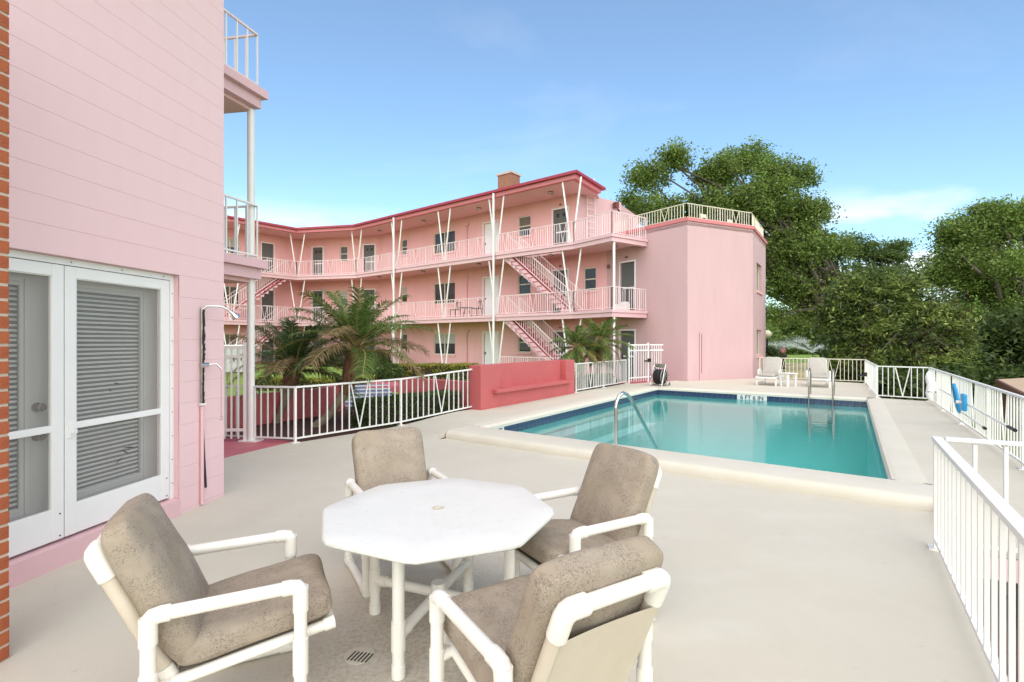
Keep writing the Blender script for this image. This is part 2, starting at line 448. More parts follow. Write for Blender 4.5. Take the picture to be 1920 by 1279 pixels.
def cushion_material():
    m = mat('taupe_leaf_print_fabric', (0.36, 0.30, 0.23), 0.85, (0.28, 0.225, 0.17), 6, 0.8, 0.3, 350)
    t = m.node_tree; b = t.nodes['Principled BSDF']
    src = b.inputs['Base Color'].links[0].from_socket
    tcn = node(t, 'ShaderNodeTexCoord')
    # printed twig pattern: thin dark wandering lines in sprig-sized patches
    vo = node(t, 'ShaderNodeTexNoise'); vo.inputs['Scale'].default_value = 52; vo.inputs['Detail'].default_value = 2; vo.inputs['Distortion'].default_value = 2.2
    t.links.new(tcn.outputs['Object'], vo.inputs['Vector'])
    sb_ = node(t, 'ShaderNodeMath', operation='SUBTRACT'); sb_.inputs[1].default_value = 0.5; t.links.new(vo.outputs['Fac'], sb_.inputs[0])
    ab_ = node(t, 'ShaderNodeMath', operation='ABSOLUTE'); t.links.new(sb_.outputs[0], ab_.inputs[0])
    r1 = node(t, 'ShaderNodeMapRange'); r1.inputs['From Min'].default_value = 0.055; r1.inputs['From Max'].default_value = 0.012
    t.links.new(ab_.outputs[0], r1.inputs['Value'])
    n2 = node(t, 'ShaderNodeTexNoise'); n2.inputs['Scale'].default_value = 11; n2.inputs['Detail'].default_value = 3
    t.links.new(tcn.outputs['Object'], n2.inputs[0])
    r2 = node(t, 'ShaderNodeMapRange'); r2.inputs['From Min'].default_value = 0.36; r2.inputs['From Max'].default_value = 0.52; r2.inputs['To Max'].default_value = 0.62
    t.links.new(n2.outputs['Fac'], r2.inputs['Value'])
    mu = node(t, 'ShaderNodeMath', operation='MULTIPLY'); t.links.new(r1.outputs[0], mu.inputs[0]); t.links.new(r2.outputs[0], mu.inputs[1])
    x = node(t, 'ShaderNodeMix', data_type='RGBA'); x.inputs['B'].default_value = (0.10, 0.075, 0.065, 1)
    t.links.new(mu.outputs[0], x.inputs['Factor']); t.links.new(src, x.inputs['A'])
    # sun-faded straw blotches
    n3 = node(t, 'ShaderNodeTexNoise'); n3.inputs['Scale'].default_value = 3.0; n3.inputs['Detail'].default_value = 4
    t.links.new(tcn.outputs['Object'], n3.inputs[0])
    r3 = node(t, 'ShaderNodeMapRange'); r3.inputs['From Min'].default_value = 0.5; r3.inputs['From Max'].default_value = 0.7; r3.inputs['To Max'].default_value = 0.28
    t.links.new(n3.outputs['Fac'], r3.inputs['Value'])
    x3 = node(t, 'ShaderNodeMix', data_type='RGBA'); x3.inputs['B'].default_value = (0.42, 0.35, 0.23, 1)
    t.links.new(r3.outputs[0], x3.inputs['Factor']); t.links.new(x.outputs['Result'], x3.inputs['A'])
    t.links.new(x3.outputs['Result'], b.inputs['Base Color'])
    return m


M['cushion'] = cushion_material()


def masonry(name, col, rough=0.62, sc=1.0):
    """painted block wall far away: faint block joints as fine relief on a vertical wall whose run is stored in UV-free object space"""
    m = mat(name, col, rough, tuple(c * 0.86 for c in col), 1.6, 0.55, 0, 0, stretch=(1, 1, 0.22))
    t = m.node_tree; b = t.nodes['Principled BSDF']
    tcn = node(t, 'ShaderNodeTexCoord'); sp = node(t, 'ShaderNodeSeparateXYZ'); t.links.new(tcn.outputs['Object'], sp.inputs[0])
    wv = node(t, 'ShaderNodeMath', operation='MODULO'); wv.inputs[1].default_value = 0.2
    ad = node(t, 'ShaderNodeMath', operation='ADD'); ad.inputs[1].default_value = 20.0
    t.links.new(sp.outputs['Z'], ad.inputs[0]); t.links.new(ad.outputs[0], wv.inputs[0])
    r = node(t, 'ShaderNodeMapRange'); r.inputs['From Min'].default_value = 0.0; r.inputs['From Max'].default_value = 0.014
    t.links.new(wv.outputs[0], r.inputs['Value'])
    n2 = node(t, 'ShaderNodeTexNoise'); n2.inputs['Scale'].default_value = 1.2; n2.inputs['Detail'].default_value = 3; t.links.new(tcn.outputs['Object'], n2.inputs[0])
    mu = node(t, 'ShaderNodeMath', operation='MULTIPLY'); t.links.new(r.outputs[0], mu.inputs[0]); t.links.new(n2.outputs['Fac'], mu.inputs[1])
    bp = node(t, 'ShaderNodeBump'); bp.inputs['Strength'].default_value = 0.35; bp.inputs['Distance'].default_value = 0.012
    t.links.new(mu.outputs[0], bp.inputs['Height']); t.links.new(bp.outputs[0], b.inputs['Normal'])
    return m


M['facade'] = masonry('pink_block_shade_lifted', (0.80, 0.44, 0.43))  # end block's paint; lifted gallery shade and bounced light put into the colour
M['tower'] = masonry('pale_pink_block_paint', (0.59, 0.385, 0.39))


def water_material():
    m = bpy.data.materials.new('pool_water'); m.use_nodes = True
    t = m.node_tree; t.nodes.clear()
    o = node(t, 'ShaderNodeOutputMaterial')
    tr = node(t, 'ShaderNodeBsdfTransparent'); tr.inputs[0].default_value = (0.78, 0.985, 0.985, 1)
    gl = node(t, 'ShaderNodeBsdfGlossy'); gl.inputs['Roughness'].default_value = 0.015
    fr = node(t, 'ShaderNodeFresnel'); fr.inputs[0].default_value = 1.33
    tcn = node(t, 'ShaderNodeTexCoord')
    n = node(t, 'ShaderNodeTexNoise'); n.inputs['Scale'].default_value = 3.0; n.inputs['Detail'].default_value = 5
    mpw = node(t, 'ShaderNodeMapping'); mpw.inputs['Rotation'].default_value = (0, 0, 0.6); mpw.inputs['Scale'].default_value = (1, 2.2, 1)
    t.links.new(tcn.outputs['Object'], mpw.inputs[0]); t.links.new(mpw.outputs[0], n.inputs[0])
    bp = node(t, 'ShaderNodeBump'); bp.inputs["Strength"].default_value = 0.075; bp.inputs['Distance'].default_value = 0.05
    t.links.new(n.outputs['Fac'], bp.inputs['Height'])
    t.links.new(bp.outputs[0], gl.inputs['Normal']); t.links.new(bp.outputs[0], fr.inputs['Normal'])
    mx_ = node(t, 'ShaderNodeMixShader')
    t.links.new(fr.outputs[0], mx_.inputs[0]); t.links.new(tr.outputs[0], mx_.inputs[1]); t.links.new(gl.outputs[0], mx_.inputs[2])
    t.links.new(mx_.outputs[0], o.inputs[0])
    return m


M['water'] = water_material()
M['pool_paint'] = mat('aqua_pool_paint', (0.50, 0.93, 0.92), 0.6, (0.42, 0.88, 0.85), 0.6, 0.7)


def screen_material():
    """insect screen: fine mesh reads as a grey veil"""
    m = bpy.data.materials.new('insect_screen'); m.use_nodes = True
    t = m.node_tree; b = t.nodes['Principled BSDF']; b.inputs['Base Color'].default_value = (0.34, 0.34, 0.325, 1); b.inputs['Roughness'].default_value = 0.8
    tr = node(t, 'ShaderNodeBsdfTransparent'); ms = node(t, 'ShaderNodeMixShader'); ms.inputs[0].default_value = 0.38
    t.links.new(tr.outputs[0], ms.inputs[1]); t.links.new(b.outputs[0], ms.inputs[2]); t.links.new(ms.outputs[0], t.nodes['Material Output'].inputs[0])
    return m


M['screen'] = screen_material()


def chimney_material():
    m = mat('chimney_brick', (0.27, 0.10, 0.05), 0.85, (0.18, 0.065, 0.035), 6, 0.8)
    t = m.node_tree; b = t.nodes['Principled BSDF']
    src = b.inputs['Base Color'].links[0].from_socket
    br = node(t, 'ShaderNodeTexBrick'); br.inputs['Scale'].default_value = 5.0; br.inputs['Mortar Size'].default_value = 0.025
    br.inputs['Mortar'].default_value = (0.42, 0.3, 0.22, 1)
    mpn = node(t, 'ShaderNodeMapping'); mpn.inputs['Rotation'].default_value = (R(90), 0, 0)
    tcn = node(t, 'ShaderNodeTexCoord'); t.links.new(tcn.outputs['Object'], mpn.inputs[0]); t.links.new(mpn.outputs[0], br.inputs[0])
    t.links.new(src, br.inputs['Color1']); t.links.new(src, br.inputs['Color2'])
    t.links.new(br.outputs['Color'], b.inputs['Base Color'])
    return m


M['chimney'] = chimney_material()

# ------------------------------------------------------------------ measured plan (metres, camera stands at 0,0)
def V2(x, y): return np.array([x, y], float)


PL, PR = V2(-1.086, 8.456), V2(4.009, 4.809)            # raised near edge of the pool surround
NL, NR, FR, FL = V2(-0.517, 8.867), V2(4.124, 5.502), V2(9.266, 13.22), V2(4.716, 16.44)   # water's edge
EN1 = (PR - PL) / np.linalg.norm(PR - PL)
EN2 = V2(-EN1[1], EN1[0])
F1, FE = V2(-3.45, 8.06), V2(-0.79, 11.25)              # garden fence
R0 = V2(3.31, 3.95)                                     # corner of the stair railing
RE = V2(-0.55, -0.835)
R2E = V2(4.35, 3.45)
KA, KB, KC, KD = V2(12.55, 18.0), V2(9.63, 13.36), V2(10.4, 12.62), V2(5.98, 5.92)   # far and right fence corners
T1, T2, T3 = V2(6.556, 18.92), V2(9.70, 20.40), V2(11.80, 23.57)                     # end block of the building
HU = 0.12


def sm(t):
    t = min(1.0, max(0.0, t)); return t * t * (3 - 2 * t)


def deck_z(x, y):
    p = V2(x, y) - PL
    a, q = float(p @ EN1), float(p @ EN2)
    L = 6.266
    if q <= -1.3: return 0.0
    if 0 <= a <= L: return 0.0 if q < -0.01 else HU
    if a < 0:
        s = sm(q / 2.0)
        if q > 0: s = max(s, sm(1 + a / 0.6) * sm(q / 0.3))
        return HU * s
    s = sm((q + 1.2) / 1.2)
    return HU * s


OUTV = V2(0.834, -0.55)
# ------------------------------------------------------------------ ground, lawns, deck
mb = MB()
sq = [(-900, -900), (900, -900), (900, 900), (-900, 900)]
pq = [tuple(NL + (-0.1, 0)), tuple(NR), tuple(FR), tuple(FL)]
for i in range(4):
    j = (i + 1) % 4
    a, b, c, d = sq[i], sq[j], pq[j], pq[i]
    mb.quad((*a, -0.6), (*b, -0.6), (*c, -0.6), (*d, -0.6))
struct(mb.build('ground', M['lawn']))

mb = MB(); mb.prism([(9.5, 27), (30, 33), (48, 56), (22, 50)], -0.72, -0.592); struct(mb.build('dry_grass_field', M['dry_lawn']))

mb = MB()
mb.prism([(-30, 5.0), (-6.6, 5.0), (-6.2, 8.6), (-3.46, 8.10), (-0.8, 11.3), (1.7, 14.6), (4.0, 18.0), (5.3, 20.5), (4.5, 24), (-30, 42)], -0.7, -0.02)
struct(mb.build('garden_soil', M['mulch']))
mb = MB()
mb.prism([(-30, 12.5), (-5.2, 10.9), (-3.6, 13.8), (-1.9, 13.2), (1.2, 15.4), (2.8, 18.2), (4.2, 21.2), (-9.8, 33), (-14, 34), (-30, 28)], -0.1, 0.2)
struct(mb.build('courtyard_lawn', M['lawn']))
mb = MB(); mb.prism([(-4.05, 13.95), (-2.75, 14.15), (-2.9, 17.0), (-4.5, 17.0)], 0.1, 0.37); struct(mb.build('courtyard_path', M['coral_floor']))

mb = MB()
LB = -4.6
mb.patch((LB, -3.0), (-1.22, -3.04), tuple(R0 + OUTV * 0.06), (LB, 5.0), 30, 30, deck_z)
mb.patch((LB, 5.0), tuple(R0 + OUTV * 0.06), tuple(PR - EN2 * 0.0), tuple(PL), 40, 20, lambda x, y: 0.0)
mb.patch((LB, 5.0), tuple(PL), tuple(FE), tuple(F1), 30, 40, deck_z)
mb.patch((-7.0, 5.0), (LB, 5.0), tuple(F1), (-6.6, 8.6), 10, 10, deck_z)
FLo, FRo = FL - EN1 * 0.3 + EN2 * 0.3, FR + EN1 * 0.3 + EN2 * 0.3
NRo = NR + EN1 * 0.31
PLi, PRi = NL - EN1 * 0.26, NR + EN1 * 0.34
mb.patch(tuple(PL), tuple(FL - EN1 * 0.02), (4.05, 17.9), tuple(FE), 40, 40, deck_z)
mb.patch(tuple(FL), tuple(FRo + EN1 * 0.0), tuple(KA), tuple(T2 + (0, 0.5)), 20, 10, deck_z)
mb.patch(tuple(FL), tuple(T2 + (0, 0.5)), (6.0, 19.9), (4.05, 17.9), 10, 10, deck_z)
mb.patch(tuple(FR), tuple(NR), tuple(KD + OUTV * 0.1), tuple(KC + OUTV * 0.1), 20, 20, deck_z)
mb.quad((*FR, HU), (*KC, HU), (*KB, HU), (*FRo, HU))
mb.patch(tuple(R0 + OUTV * 0.06), tuple(R2E + V2(0.05, -0.03)), tuple(KD + OUTV * 0.1), tuple(PR), 20, 20, deck_z)
mb.patch(tuple(PR), tuple(KD + OUTV * 0.1), tuple(NR), tuple(PRi), 20, 8, deck_z)
struct(mb.build('pool_deck', M['deck']))
# skirts of the raised deck
mb = MB()
for a, b in ((KD + OUTV * 0.08, KC + OUTV * 0.08), (KC, KB), (KB, KA), (KA, T2 + (0.6, 0.9)), (R2E, KD)):
    d = (b - a) / np.linalg.norm(b - a); n = V2(d[1], -d[0]) * 0.02
    za, zb = deck_z(*a) - 0.004, deck_z(*b) - 0.004
    mb.add([(*(a + n), -0.7), (*(b + n), -0.7), (*(b + n), zb), (*(a + n), za)], [(0, 1, 2, 3)])
struct(mb.build('deck_edge', M['deck']))
# stair well beside the railing: pink slab edge, dark space below, mulch
mb = MB()
RB = R0 + RE * 8.2
for a, b in ((R0 + OUTV * 0.06, R2E), (R0 + OUTV * 0.06, RB + OUTV * 0.06)):
    mb.add([(*a, -0.17), (*b, -0.17), (*b, 0.0), (*a, 0.0)], [(0, 1, 2, 3)])
struct(mb.build('stairwell_wall', M['pink']))
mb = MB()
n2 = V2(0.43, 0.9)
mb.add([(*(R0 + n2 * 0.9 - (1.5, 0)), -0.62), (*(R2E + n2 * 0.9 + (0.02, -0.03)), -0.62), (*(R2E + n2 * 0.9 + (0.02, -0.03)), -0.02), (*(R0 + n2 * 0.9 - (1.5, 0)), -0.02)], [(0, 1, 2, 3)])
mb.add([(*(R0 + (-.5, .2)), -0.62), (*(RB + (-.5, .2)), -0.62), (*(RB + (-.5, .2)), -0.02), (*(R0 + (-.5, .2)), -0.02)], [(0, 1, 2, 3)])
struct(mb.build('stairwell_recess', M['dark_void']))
mb = MB(); mb.prism([tuple(RB + (-.6, 0)), (3.0, -3.5), (7.5, 2.0), (6.2, 5.2), (2.6, 5.2)], -0.66, -0.55); struct(mb.build('mulch_bed', M['mulch']))
# painted strips
mb = MB(); mb.prism([(-6.2, 4.9), (-4.72, 5.2), (-3.52, 8.18), (-4.2, 8.42), (-6.3, 8.5)], lambda p: deck_z(p[0], p[1]) - 0.01, lambda p: deck_z(p[0], p[1]) + 0.004)
struct(mb.build('painted_walkway', M['coral_floor']))
mb = MB(); mb.prism([(3.75, 18.1), (4.25, 17.75), (6.2, 19.3), (5.3, 20.6)], HU - 0.02, HU + 0.004); struct(mb.build('painted_threshold', M['coral_floor']))


# ------------------------------------------------------------------ swimming pool
pool = thing('swimming_pool', 'rectangular swimming pool with raised cream near kerb and navy waterline tiles', 'swimming pool', (float(NL[0]), float(NL[1]), 0))
zt = 0.035
corner = [NL, NR, FR, FL]
mb = MB()
for i in range(4):
    a, b = corner[i], corner[(i + 1) % 4]
    mb.quad((*a, -2.0), (*a, HU - 0.03), (*b, HU - 0.03), (*b, -2.0))
mb.add([(*NL, -1.35), (*NR, -1.35), (*FR, -2.0), (*FL, -2.0)], [(0, 1, 2, 3)])
mb.build('basin', M['pool_paint'], pool)


M['pool_step'] = mat('pale_pool_step', (0.66, 0.95, 0.93), 0.6)
for k, (w_, z_) in enumerate(((0.75, -0.62), (0.38, -0.34))):
    mb = MB(); o0 = NL + EN2 * 1.9; o1 = NL + EN2 * 6.6
    mb.prism([tuple(o0 - EN1 * 0.02), tuple(o1 - EN1 * 0.02), tuple(o1 + EN1 * w_), tuple(o0 + EN1 * w_)], -1.9, z_)
    mb.build('bench', M['pool_step'], pool, bevel=0.02)


def coping(a0, a1, b0, b1, prof, name='coping'):
    """a = outer line, b = water side line; prof = (t across, z)"""
    k = 1 + int(np.linalg.norm(a1 - a0) / 0.45)
    mb = MB(); vs = []
    for i in range(k + 1):
        o = a0 + (a1 - a0) * i / k; w = b0 + (b1 - b0) * i / k
        for t, z in prof: vs.append((*(o + (w - o) * t), z))
    m_ = len(prof); fs = []
    for i in range(k):
        for j in range(m_ - 1):
            fs.append((i * m_ + j, (i + 1) * m_ + j, (i + 1) * m_ + j + 1, i * m_ + j + 1))
    fs.append(tuple(range(m_))); fs.append(tuple((k * m_) + j for j in range(m_ - 1, -1, -1)))
    mb.add(vs, fs)
    return mb.build(name, M['coping'], pool, smooth=True)


near_prof = [(-0.04, -0.02), (-0.045, 0.03), (-0.03, 0.075), (0.0, 0.105), (0.05, 0.12), (0.12, 0.1235), (0.93, 0.1235), (0.99, 0.112), (1.025, 0.08), (1.02, zt)]
flat_prof = [(0.0, 0.10), (0.0, 0.1235), (0.82, 0.1235), (0.97, 0.112), (1.06, 0.085), (1.06, zt)]
coping(PL, PR, PLi, PRi, near_prof)
coping(NL - EN1 * 0.30 + EN2 * 0.0, FL - EN1 * 0.30 + EN2 * 0.3, NL, FL, flat_prof)
coping(FL - EN1 * 0.0 + EN2 * 0.30, FR + EN2 * 0.30 + EN1 * 0.0, FL, FR, flat_prof)
coping(FR + EN1 * 0.30 + EN2 * 0.3, NR + EN1 * 0.31, FR, NR - EN2 * 0.03, flat_prof)
# waterline tiles, one object each
tmesh = {}
for i in range(4):
    a, b = corner[i], corner[(i + 1) % 4]
    L = float(np.linalg.norm(b - a)); d = (b - a) / L; nin = V2(-d[1], d[0])
    n = int(L / 0.153); st = L / n
    key = round(st, 4)
    m_ = MB(); m_.box((0, 0, 0), (st - 0.004, 0.014, 0.148))
    me = m_.mesh('tile', M['tile_blue'])
    for k in range(n):
        if i == 2 and abs((k + 0.5) * st - (L * (1 - 0.505))) < 0.30: continue
        p = a + d * (st * (k + 0.5)) + nin * (0.005 + 0.001 * random.random())
        link('tile', me, pool, (float(p[0] - NL[0]), float(p[1] - NL[1]), -0.041), (0, 0, math.atan2(d[1], d[0])))


def text_mesh(name, body, size, m, ext=0.002):
    cu = bpy.data.curves.new(name, 'FONT'); cu.body = body; cu.size = size; cu.extrude = ext; cu.align_x = 'CENTER'; cu.align_y = 'CENTER'; cu.offset = 0.0025
    o = bpy.data.objects.new('t', cu); COL.objects.link(o)
    dg = bpy.context.evaluated_depsgraph_get()
    me = bpy.data.meshes.new_from_object(o.evaluated_get(dg))
    bpy.data.objects.remove(o); me.name = name
    me.materials.clear(); me.materials.append(m)
    return me


def marker(p, d, text, w):
    """white depth tile plate facing the water with black characters"""
    ang = math.atan2(d[1], d[0])
    m_ = MB(); m_.box((0, 0, 0), (w, 0.014, 0.148))
    o = link('depth_marker', m_.mesh('depth_marker', M['tile_white']), pool, (float(p[0] - NL[0]), float(p[1] - NL[1]), -0.041), (0, 0, ang))
    link('lettering', text_mesh('lettering', text, 0.16, M['black']), o, (0, 0.008, 0), (R(90), 0, R(180)))


L = float(np.linalg.norm(FR - FL)); d = (FL - FR) / L
marker(FR + d * L * (1 - 0.505) + V2(-d[1], d[0]) * 0.008, d, '6 FT 6 IN', 0.80)
L = float(np.linalg.norm(NL - FL)); d = (NL - FL) / L
marker(NL - d * 0.42 + V2(-d[1], d[0]) * 0.014, d, '4 FT', 0.40)
# water
mb = MB()
i4 = [NL, NR, FR, FL]
mb.patch(tuple(NL), tuple(NR), tuple(FR), tuple(FL), 2, 2, lambda x, y: -0.1)
struct(mb.build('pool_water', M['water']))

# chrome grab rail at the near kerb
gr = thing('pool_handrail', 'bent chrome handrail rising from the near kerb and sloping into the water', 'handrail', (1.45, 7.08, HU))
arc = [(1.45, 7.08, 0.10), (1.45, 7.08, 0.66), (1.458, 7.085, 0.76), (1.50, 7.115, 0.845), (1.575, 7.175, 0.885), (1.65, 7.235, 0.855), (1.72, 7.29, 0.77), (2.34, 7.92, -0.22)]
mb = MB(); mb.tube(arc, 0.024, 14); mb.build('rail', M['chrome'], gr, smooth=True)
mb = MB(); mb.lathe((1.45, 7.08, 0.123), [(0.05, 0), (0.05, 0.008), (0.03, 0.02), (0.025, 0.02)], 16); mb.build('escutcheon', M['chrome'], gr, smooth=True)

# ladder at the far side
ld = thing('pool_ladder', 'two railed steel pool ladder at the far side in front of a lounger', 'ladder', (8.45, 14.1, HU))
dE = (FR - FL) / np.linalg.norm(FR - FL); nE = V2(dE[1], -dE[0])
for k in (0, 1):
    base = FL + dE * (float(np.linalg.norm(FR - FL)) * 0.765 + 0.56 * k)
    b0 = base + V2(-nE[0], -nE[1]) * 0.42
    q = lambda t, z: (*(b0 + nE * t), z)
    mb = MB(); mb.tube([q(0, 0.11), q(0, 0.62), q(0.03, 0.75), q(0.12, 0.83), q(0.26, 0.85), q(0.42, 0.80), q(0.50, 0.70), q(0.515, 0.4), q(0.515, -0.95)], 0.021, 12)
    mb.build('rail', M['old_chrome'], ld, smooth=True)
for z in (-0.3, -0.6):
    a = FL + dE * (float(np.linalg.norm(FR - FL)) * 0.765) + nE * 0.095; b = a + dE * 0.56
    mb = MB(); mb.beam((*a, z), (*b, z), 0.08, 0.025); mb.build('rung', M['old_chrome'], ld)


# ------------------------------------------------------------------ the three-storey apartment building
P0, P1, P2, P3, P4, P5 = V2(-19.07, 24.57), V2(-13.4, 31.5), V2(-9.5, 30.6), V2(2.49, 20.94), V2(3.79, 19.2), V2(5.45, 20.35)
Wa, Wb, Wc, Wd = V2(-20.618, 25.836), V2(-14.161, 33.728), V2(-8.603, 32.446), V2(4.15, 22.17)
Wend = V2(2.95, 23.14)
ZF = [-0.05, 2.82, 5.70]       # floor levels
ZR = 8.36                      # underside of the roof
bld = thing('apartment_building', 'long pink three storey walk-up building with V shaped white struts and open galleries', 'building', (-6, 28, -0.05))


def unit(a, b): return (b - a) / np.linalg.norm(b - a)


def wall_part(a, b, z0, z1, ops, m, depth=0.1, name='wall'):
    d = unit(a, b); L = float(np.linalg.norm(b - a)); n = V2(-d[1], d[0])   # n points into the building
    ss = sorted({0.0, L, *[o[0] for o in ops], *[o[1] for o in ops]})
    zs = sorted({z0, z1, *[o[2] for o in ops], *[o[3] for o in ops]})
    zs = [z for z in zs if z0 <= z <= z1]
    pt = lambda s, z, k=0.0: (*(a + d * s + n * k), z)
    mb = MB()
    for i in range(len(ss) - 1):
        for j in range(len(zs) - 1):
            sc, zc = (ss[i] + ss[i + 1]) / 2, (zs[j] + zs[j + 1]) / 2
            if any(o[0] < sc < o[1] and o[2] < zc < o[3] for o in ops): continue
            mb.quad(pt(ss[i], zs[j]), pt(ss[i + 1], zs[j]), pt(ss[i + 1], zs[j + 1]), pt(ss[i], zs[j + 1]))
    for s0, s1, a0, a1, *_ in ops:
        mb.quad(pt(s0, a0), pt(s0, a1), pt(s0, a1, depth), pt(s0, a0, depth))
        mb.quad(pt(s1, a0), pt(s1, a0, depth), pt(s1, a1, depth), pt(s1, a1))
        mb.quad(pt(s0, a1), pt(s1, a1), pt(s1, a1, depth), pt(s0, a1, depth))
        mb.quad(pt(s0, a0), pt(s0, a0, depth), pt(s1, a0, depth), pt(s1, a0))
    return mb.build(name, m, bld)


def opening(a, b, s0, s1, z0, z1, kind, depth=0.1, root=None):
    root = root or bld
    d = unit(a, b); n = V2(-d[1], d[0])
    P = lambda s, z, k: (*(a + d * s + n * k), z)
    w = 0.05
    mb = MB()

    def bar(sa, sb, za, zb, k0, k1):
        vs = [P(s, z, k) for k in (k0, k1) for s, z in ((sa, za), (sb, za), (sb, zb), (sa, zb))]
        mb.add(vs, [(0, 1, 2, 3), (7, 6, 5, 4), (0, 4, 5, 1), (1, 5, 6, 2), (2, 6, 7, 3), (3, 7, 4, 0)])
    door = kind.startswith('door')
    if door:
        k0, k1 = -0.012, depth + 0.01
        w = 0.07
        bar(s0 - w, s0 - 0.001, z0, z1 + w, k0, -0.001); bar(s1 + 0.001, s1 + w, z0, z1 + w, k0, -0.001); bar(s0, s1, z1 + 0.001, z1 + w, k0, -0.001)
        fr = mb.build('door_frame', M['frame_white'], root)
        mb = MB(); bar(s0 + 0.01, s1 - 0.01, z0, z1 - 0.01, depth - 0.03, depth + 0.01)
        o = mb.build('door', M['frame_white'] if kind == 'door_white' else M['grey_screen'], root)
        fr.parent = o
        if kind == 'door_white':
            mb = MB(); bar(s0 + 0.13, s1 - 0.13, z0 + 1.15, z1 - 0.18, depth - 0.038, depth - 0.031); bar(s0 + 0.13, s1 - 0.13, z0 + 0.2, z0 + 0.95, depth - 0.038, depth - 0.031); mb.build('door_panel', M['frame_white'], o)
        else:
            if kind == 'door_peep':
                mb = MB(); bar(s0 + 0.16, s0 + 0.3, z1 - 0.36, z1 - 0.2, depth - 0.036, depth - 0.031); bar(s1 - 0.3, s1 - 0.16, z1 - 0.36, z1 - 0.2, depth - 0.036, depth - 0.031); mb.build('peep_pane', M['black'], o)
            mb = MB(); bar(s0 + 0.05, s1 - 0.05, z0 + 0.98, z0 + 1.04, depth - 0.036, depth - 0.031); mb.build('mid_rail', M['frame_white'], o)
        mb = MB(); bar(s0 + 0.05, s0 + 0.1, z0 + 0.95, z0 + 1.07, depth - 0.07, depth - 0.04); mb.build('handle', M['black'], o)
        return
    k0, k1 = depth - 0.05, depth - 0.01
    bar(s0, s0 + w, z0, z1, k0, k1); bar(s1 - w, s1, z0, z1, k0, k1); bar(s0 + w, s1 - w, z0, z0 + w, k0, k1); bar(s0 + w, s1 - w, z1 - w, z1, k0, k1)
    zm = (z0 + z1) / 2; smid = (s0 + s1) / 2
    if kind.startswith('sash'): bar(s0 + w, s1 - w, zm - 0.025, zm + 0.025, k0 - 0.012, k1)
    if kind.startswith('double'): bar(smid - 0.03, smid + 0.03, z0 + w, z1 - w, k0 - 0.012, k1)
    o = mb.build('window', M['cream_rail'], root)
    mb = MB(); bar(s0 + 0.01, s1 - 0.01, z0 + 0.01, z1 - 0.01, depth - 0.008, depth + 0.004); mb.build('pane', M['dark_glass'], o)
    if not kind.endswith('blind') and not door and depth < 0.12:
        hb = WR.choice([0, 0, 0.2, 0.35, 0.6, 0.9]) * (z1 - z0 - 2 * w)
        if hb > 0.05:
            mb = MB(); bar(s0 + w + .005, s1 - w - .005, z1 - w - hb, z1 - w - .005, depth - 0.0095, depth - 0.0085); mb.build('curtain', M[WR.choice(['curtain_grey', 'curtain_warm'])], o)
    if kind.endswith('blind'):
        mb = MB(); bar(s0 + w + .005, s1 - w - .005, zm + 0.03, z1 - w - .005, depth - 0.03, depth - 0.009); mb.build('blind', M['blind'], o)
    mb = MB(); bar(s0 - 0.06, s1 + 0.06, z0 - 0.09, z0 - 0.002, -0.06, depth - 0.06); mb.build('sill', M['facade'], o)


WR = random.Random(12)


def floor_ops(kind):
    res = []
    for f, z in enumerate(ZF):
        h = z + 2.1
        if kind == 'main':
            res += [(2.34, 2.89, h - 0.95, h, 'sash_blind' if f == 1 else 'sash'), (5.26, 6.99, h - 1.2, h, 'double_blind' if f == 0 else 'double'), (9.13, 10.09, z + 0.02, h, 'door_white'),
                    (11.42, 12.22, h - 1.0, h, 'sash'), (13.54, 14.34, z + 0.02, h, 'door_peep')]
            if f < 2: res.append((15.2, 15.85, h - 1.05, h, 'sash'))
        if kind == 'mid': res += [(1.0, 1.75, z + 0.02, h, 'door_peep'), (3.0, 3.56, h - 1.0, h, 'sash_blind' if f == 1 else 'sash'), (4.72, 5.48, z + 0.02, h, 'door_peep')]
        if kind == 'left': res += [(2.4, 3.3, h - 1.0, h, 'sash'), (5.3, 6.43, h - 1.1, h, 'double_blind' if f == 2 else 'double'), (7.74, 8.48, z + 0.02, h, 'door')]
        if kind == 'end' and f < 2: res.append((0.77, 1.53, z + 0.02, h, 'door'))
    return res


for a, b, k in ((Wa, Wb, 'left'), (Wb, Wc, 'mid')):
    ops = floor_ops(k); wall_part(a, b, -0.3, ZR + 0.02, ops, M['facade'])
    for o in ops: opening(a, b, *o)
ops = floor_ops('main')
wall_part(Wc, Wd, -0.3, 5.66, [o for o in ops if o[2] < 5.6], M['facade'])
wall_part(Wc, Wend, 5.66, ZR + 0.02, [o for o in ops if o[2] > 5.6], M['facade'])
for o in ops: opening(Wc, Wd, *o)
# plane shared by the end of the gallery and the near side of the end block
ops = floor_ops('end')
wall_part(Wd, T1, -0.3, 6.11, ops, M['tower'])
for o in ops: opening(Wd, T1, *o)
wall_part(T1, T2, -0.3, 6.11, [], M['tower'])
tw = [(0.97, 2.48, 3.74, 4.93, 'double'), (0.97, 2.48, 1.0, 2.1, 'double')]
wall_part(T2, T3, -0.7, 6.11, tw, M['tower'], depth=0.16)
for o in tw: opening(T2, T3, *o, depth=0.16)
T4 = V2(8.2, 28.5)
wall_part(T3, T4, -0.7, 6.11, [], M['tower'])
# closing walls at the back, and the roof plates
BK = [V2(-26, 31), V2(-16, 41), V2(-6, 39.5), V2(5.0, 30.5)]
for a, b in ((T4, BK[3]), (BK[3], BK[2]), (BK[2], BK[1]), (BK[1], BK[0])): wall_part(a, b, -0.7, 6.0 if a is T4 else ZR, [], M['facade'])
mb = MB(); mb.prism([tuple(p) for p in (Wd, T1, T2, T3, T4, BK[3])], 5.95, 6.05); mb.build('terrace', M['soffit'], bld)
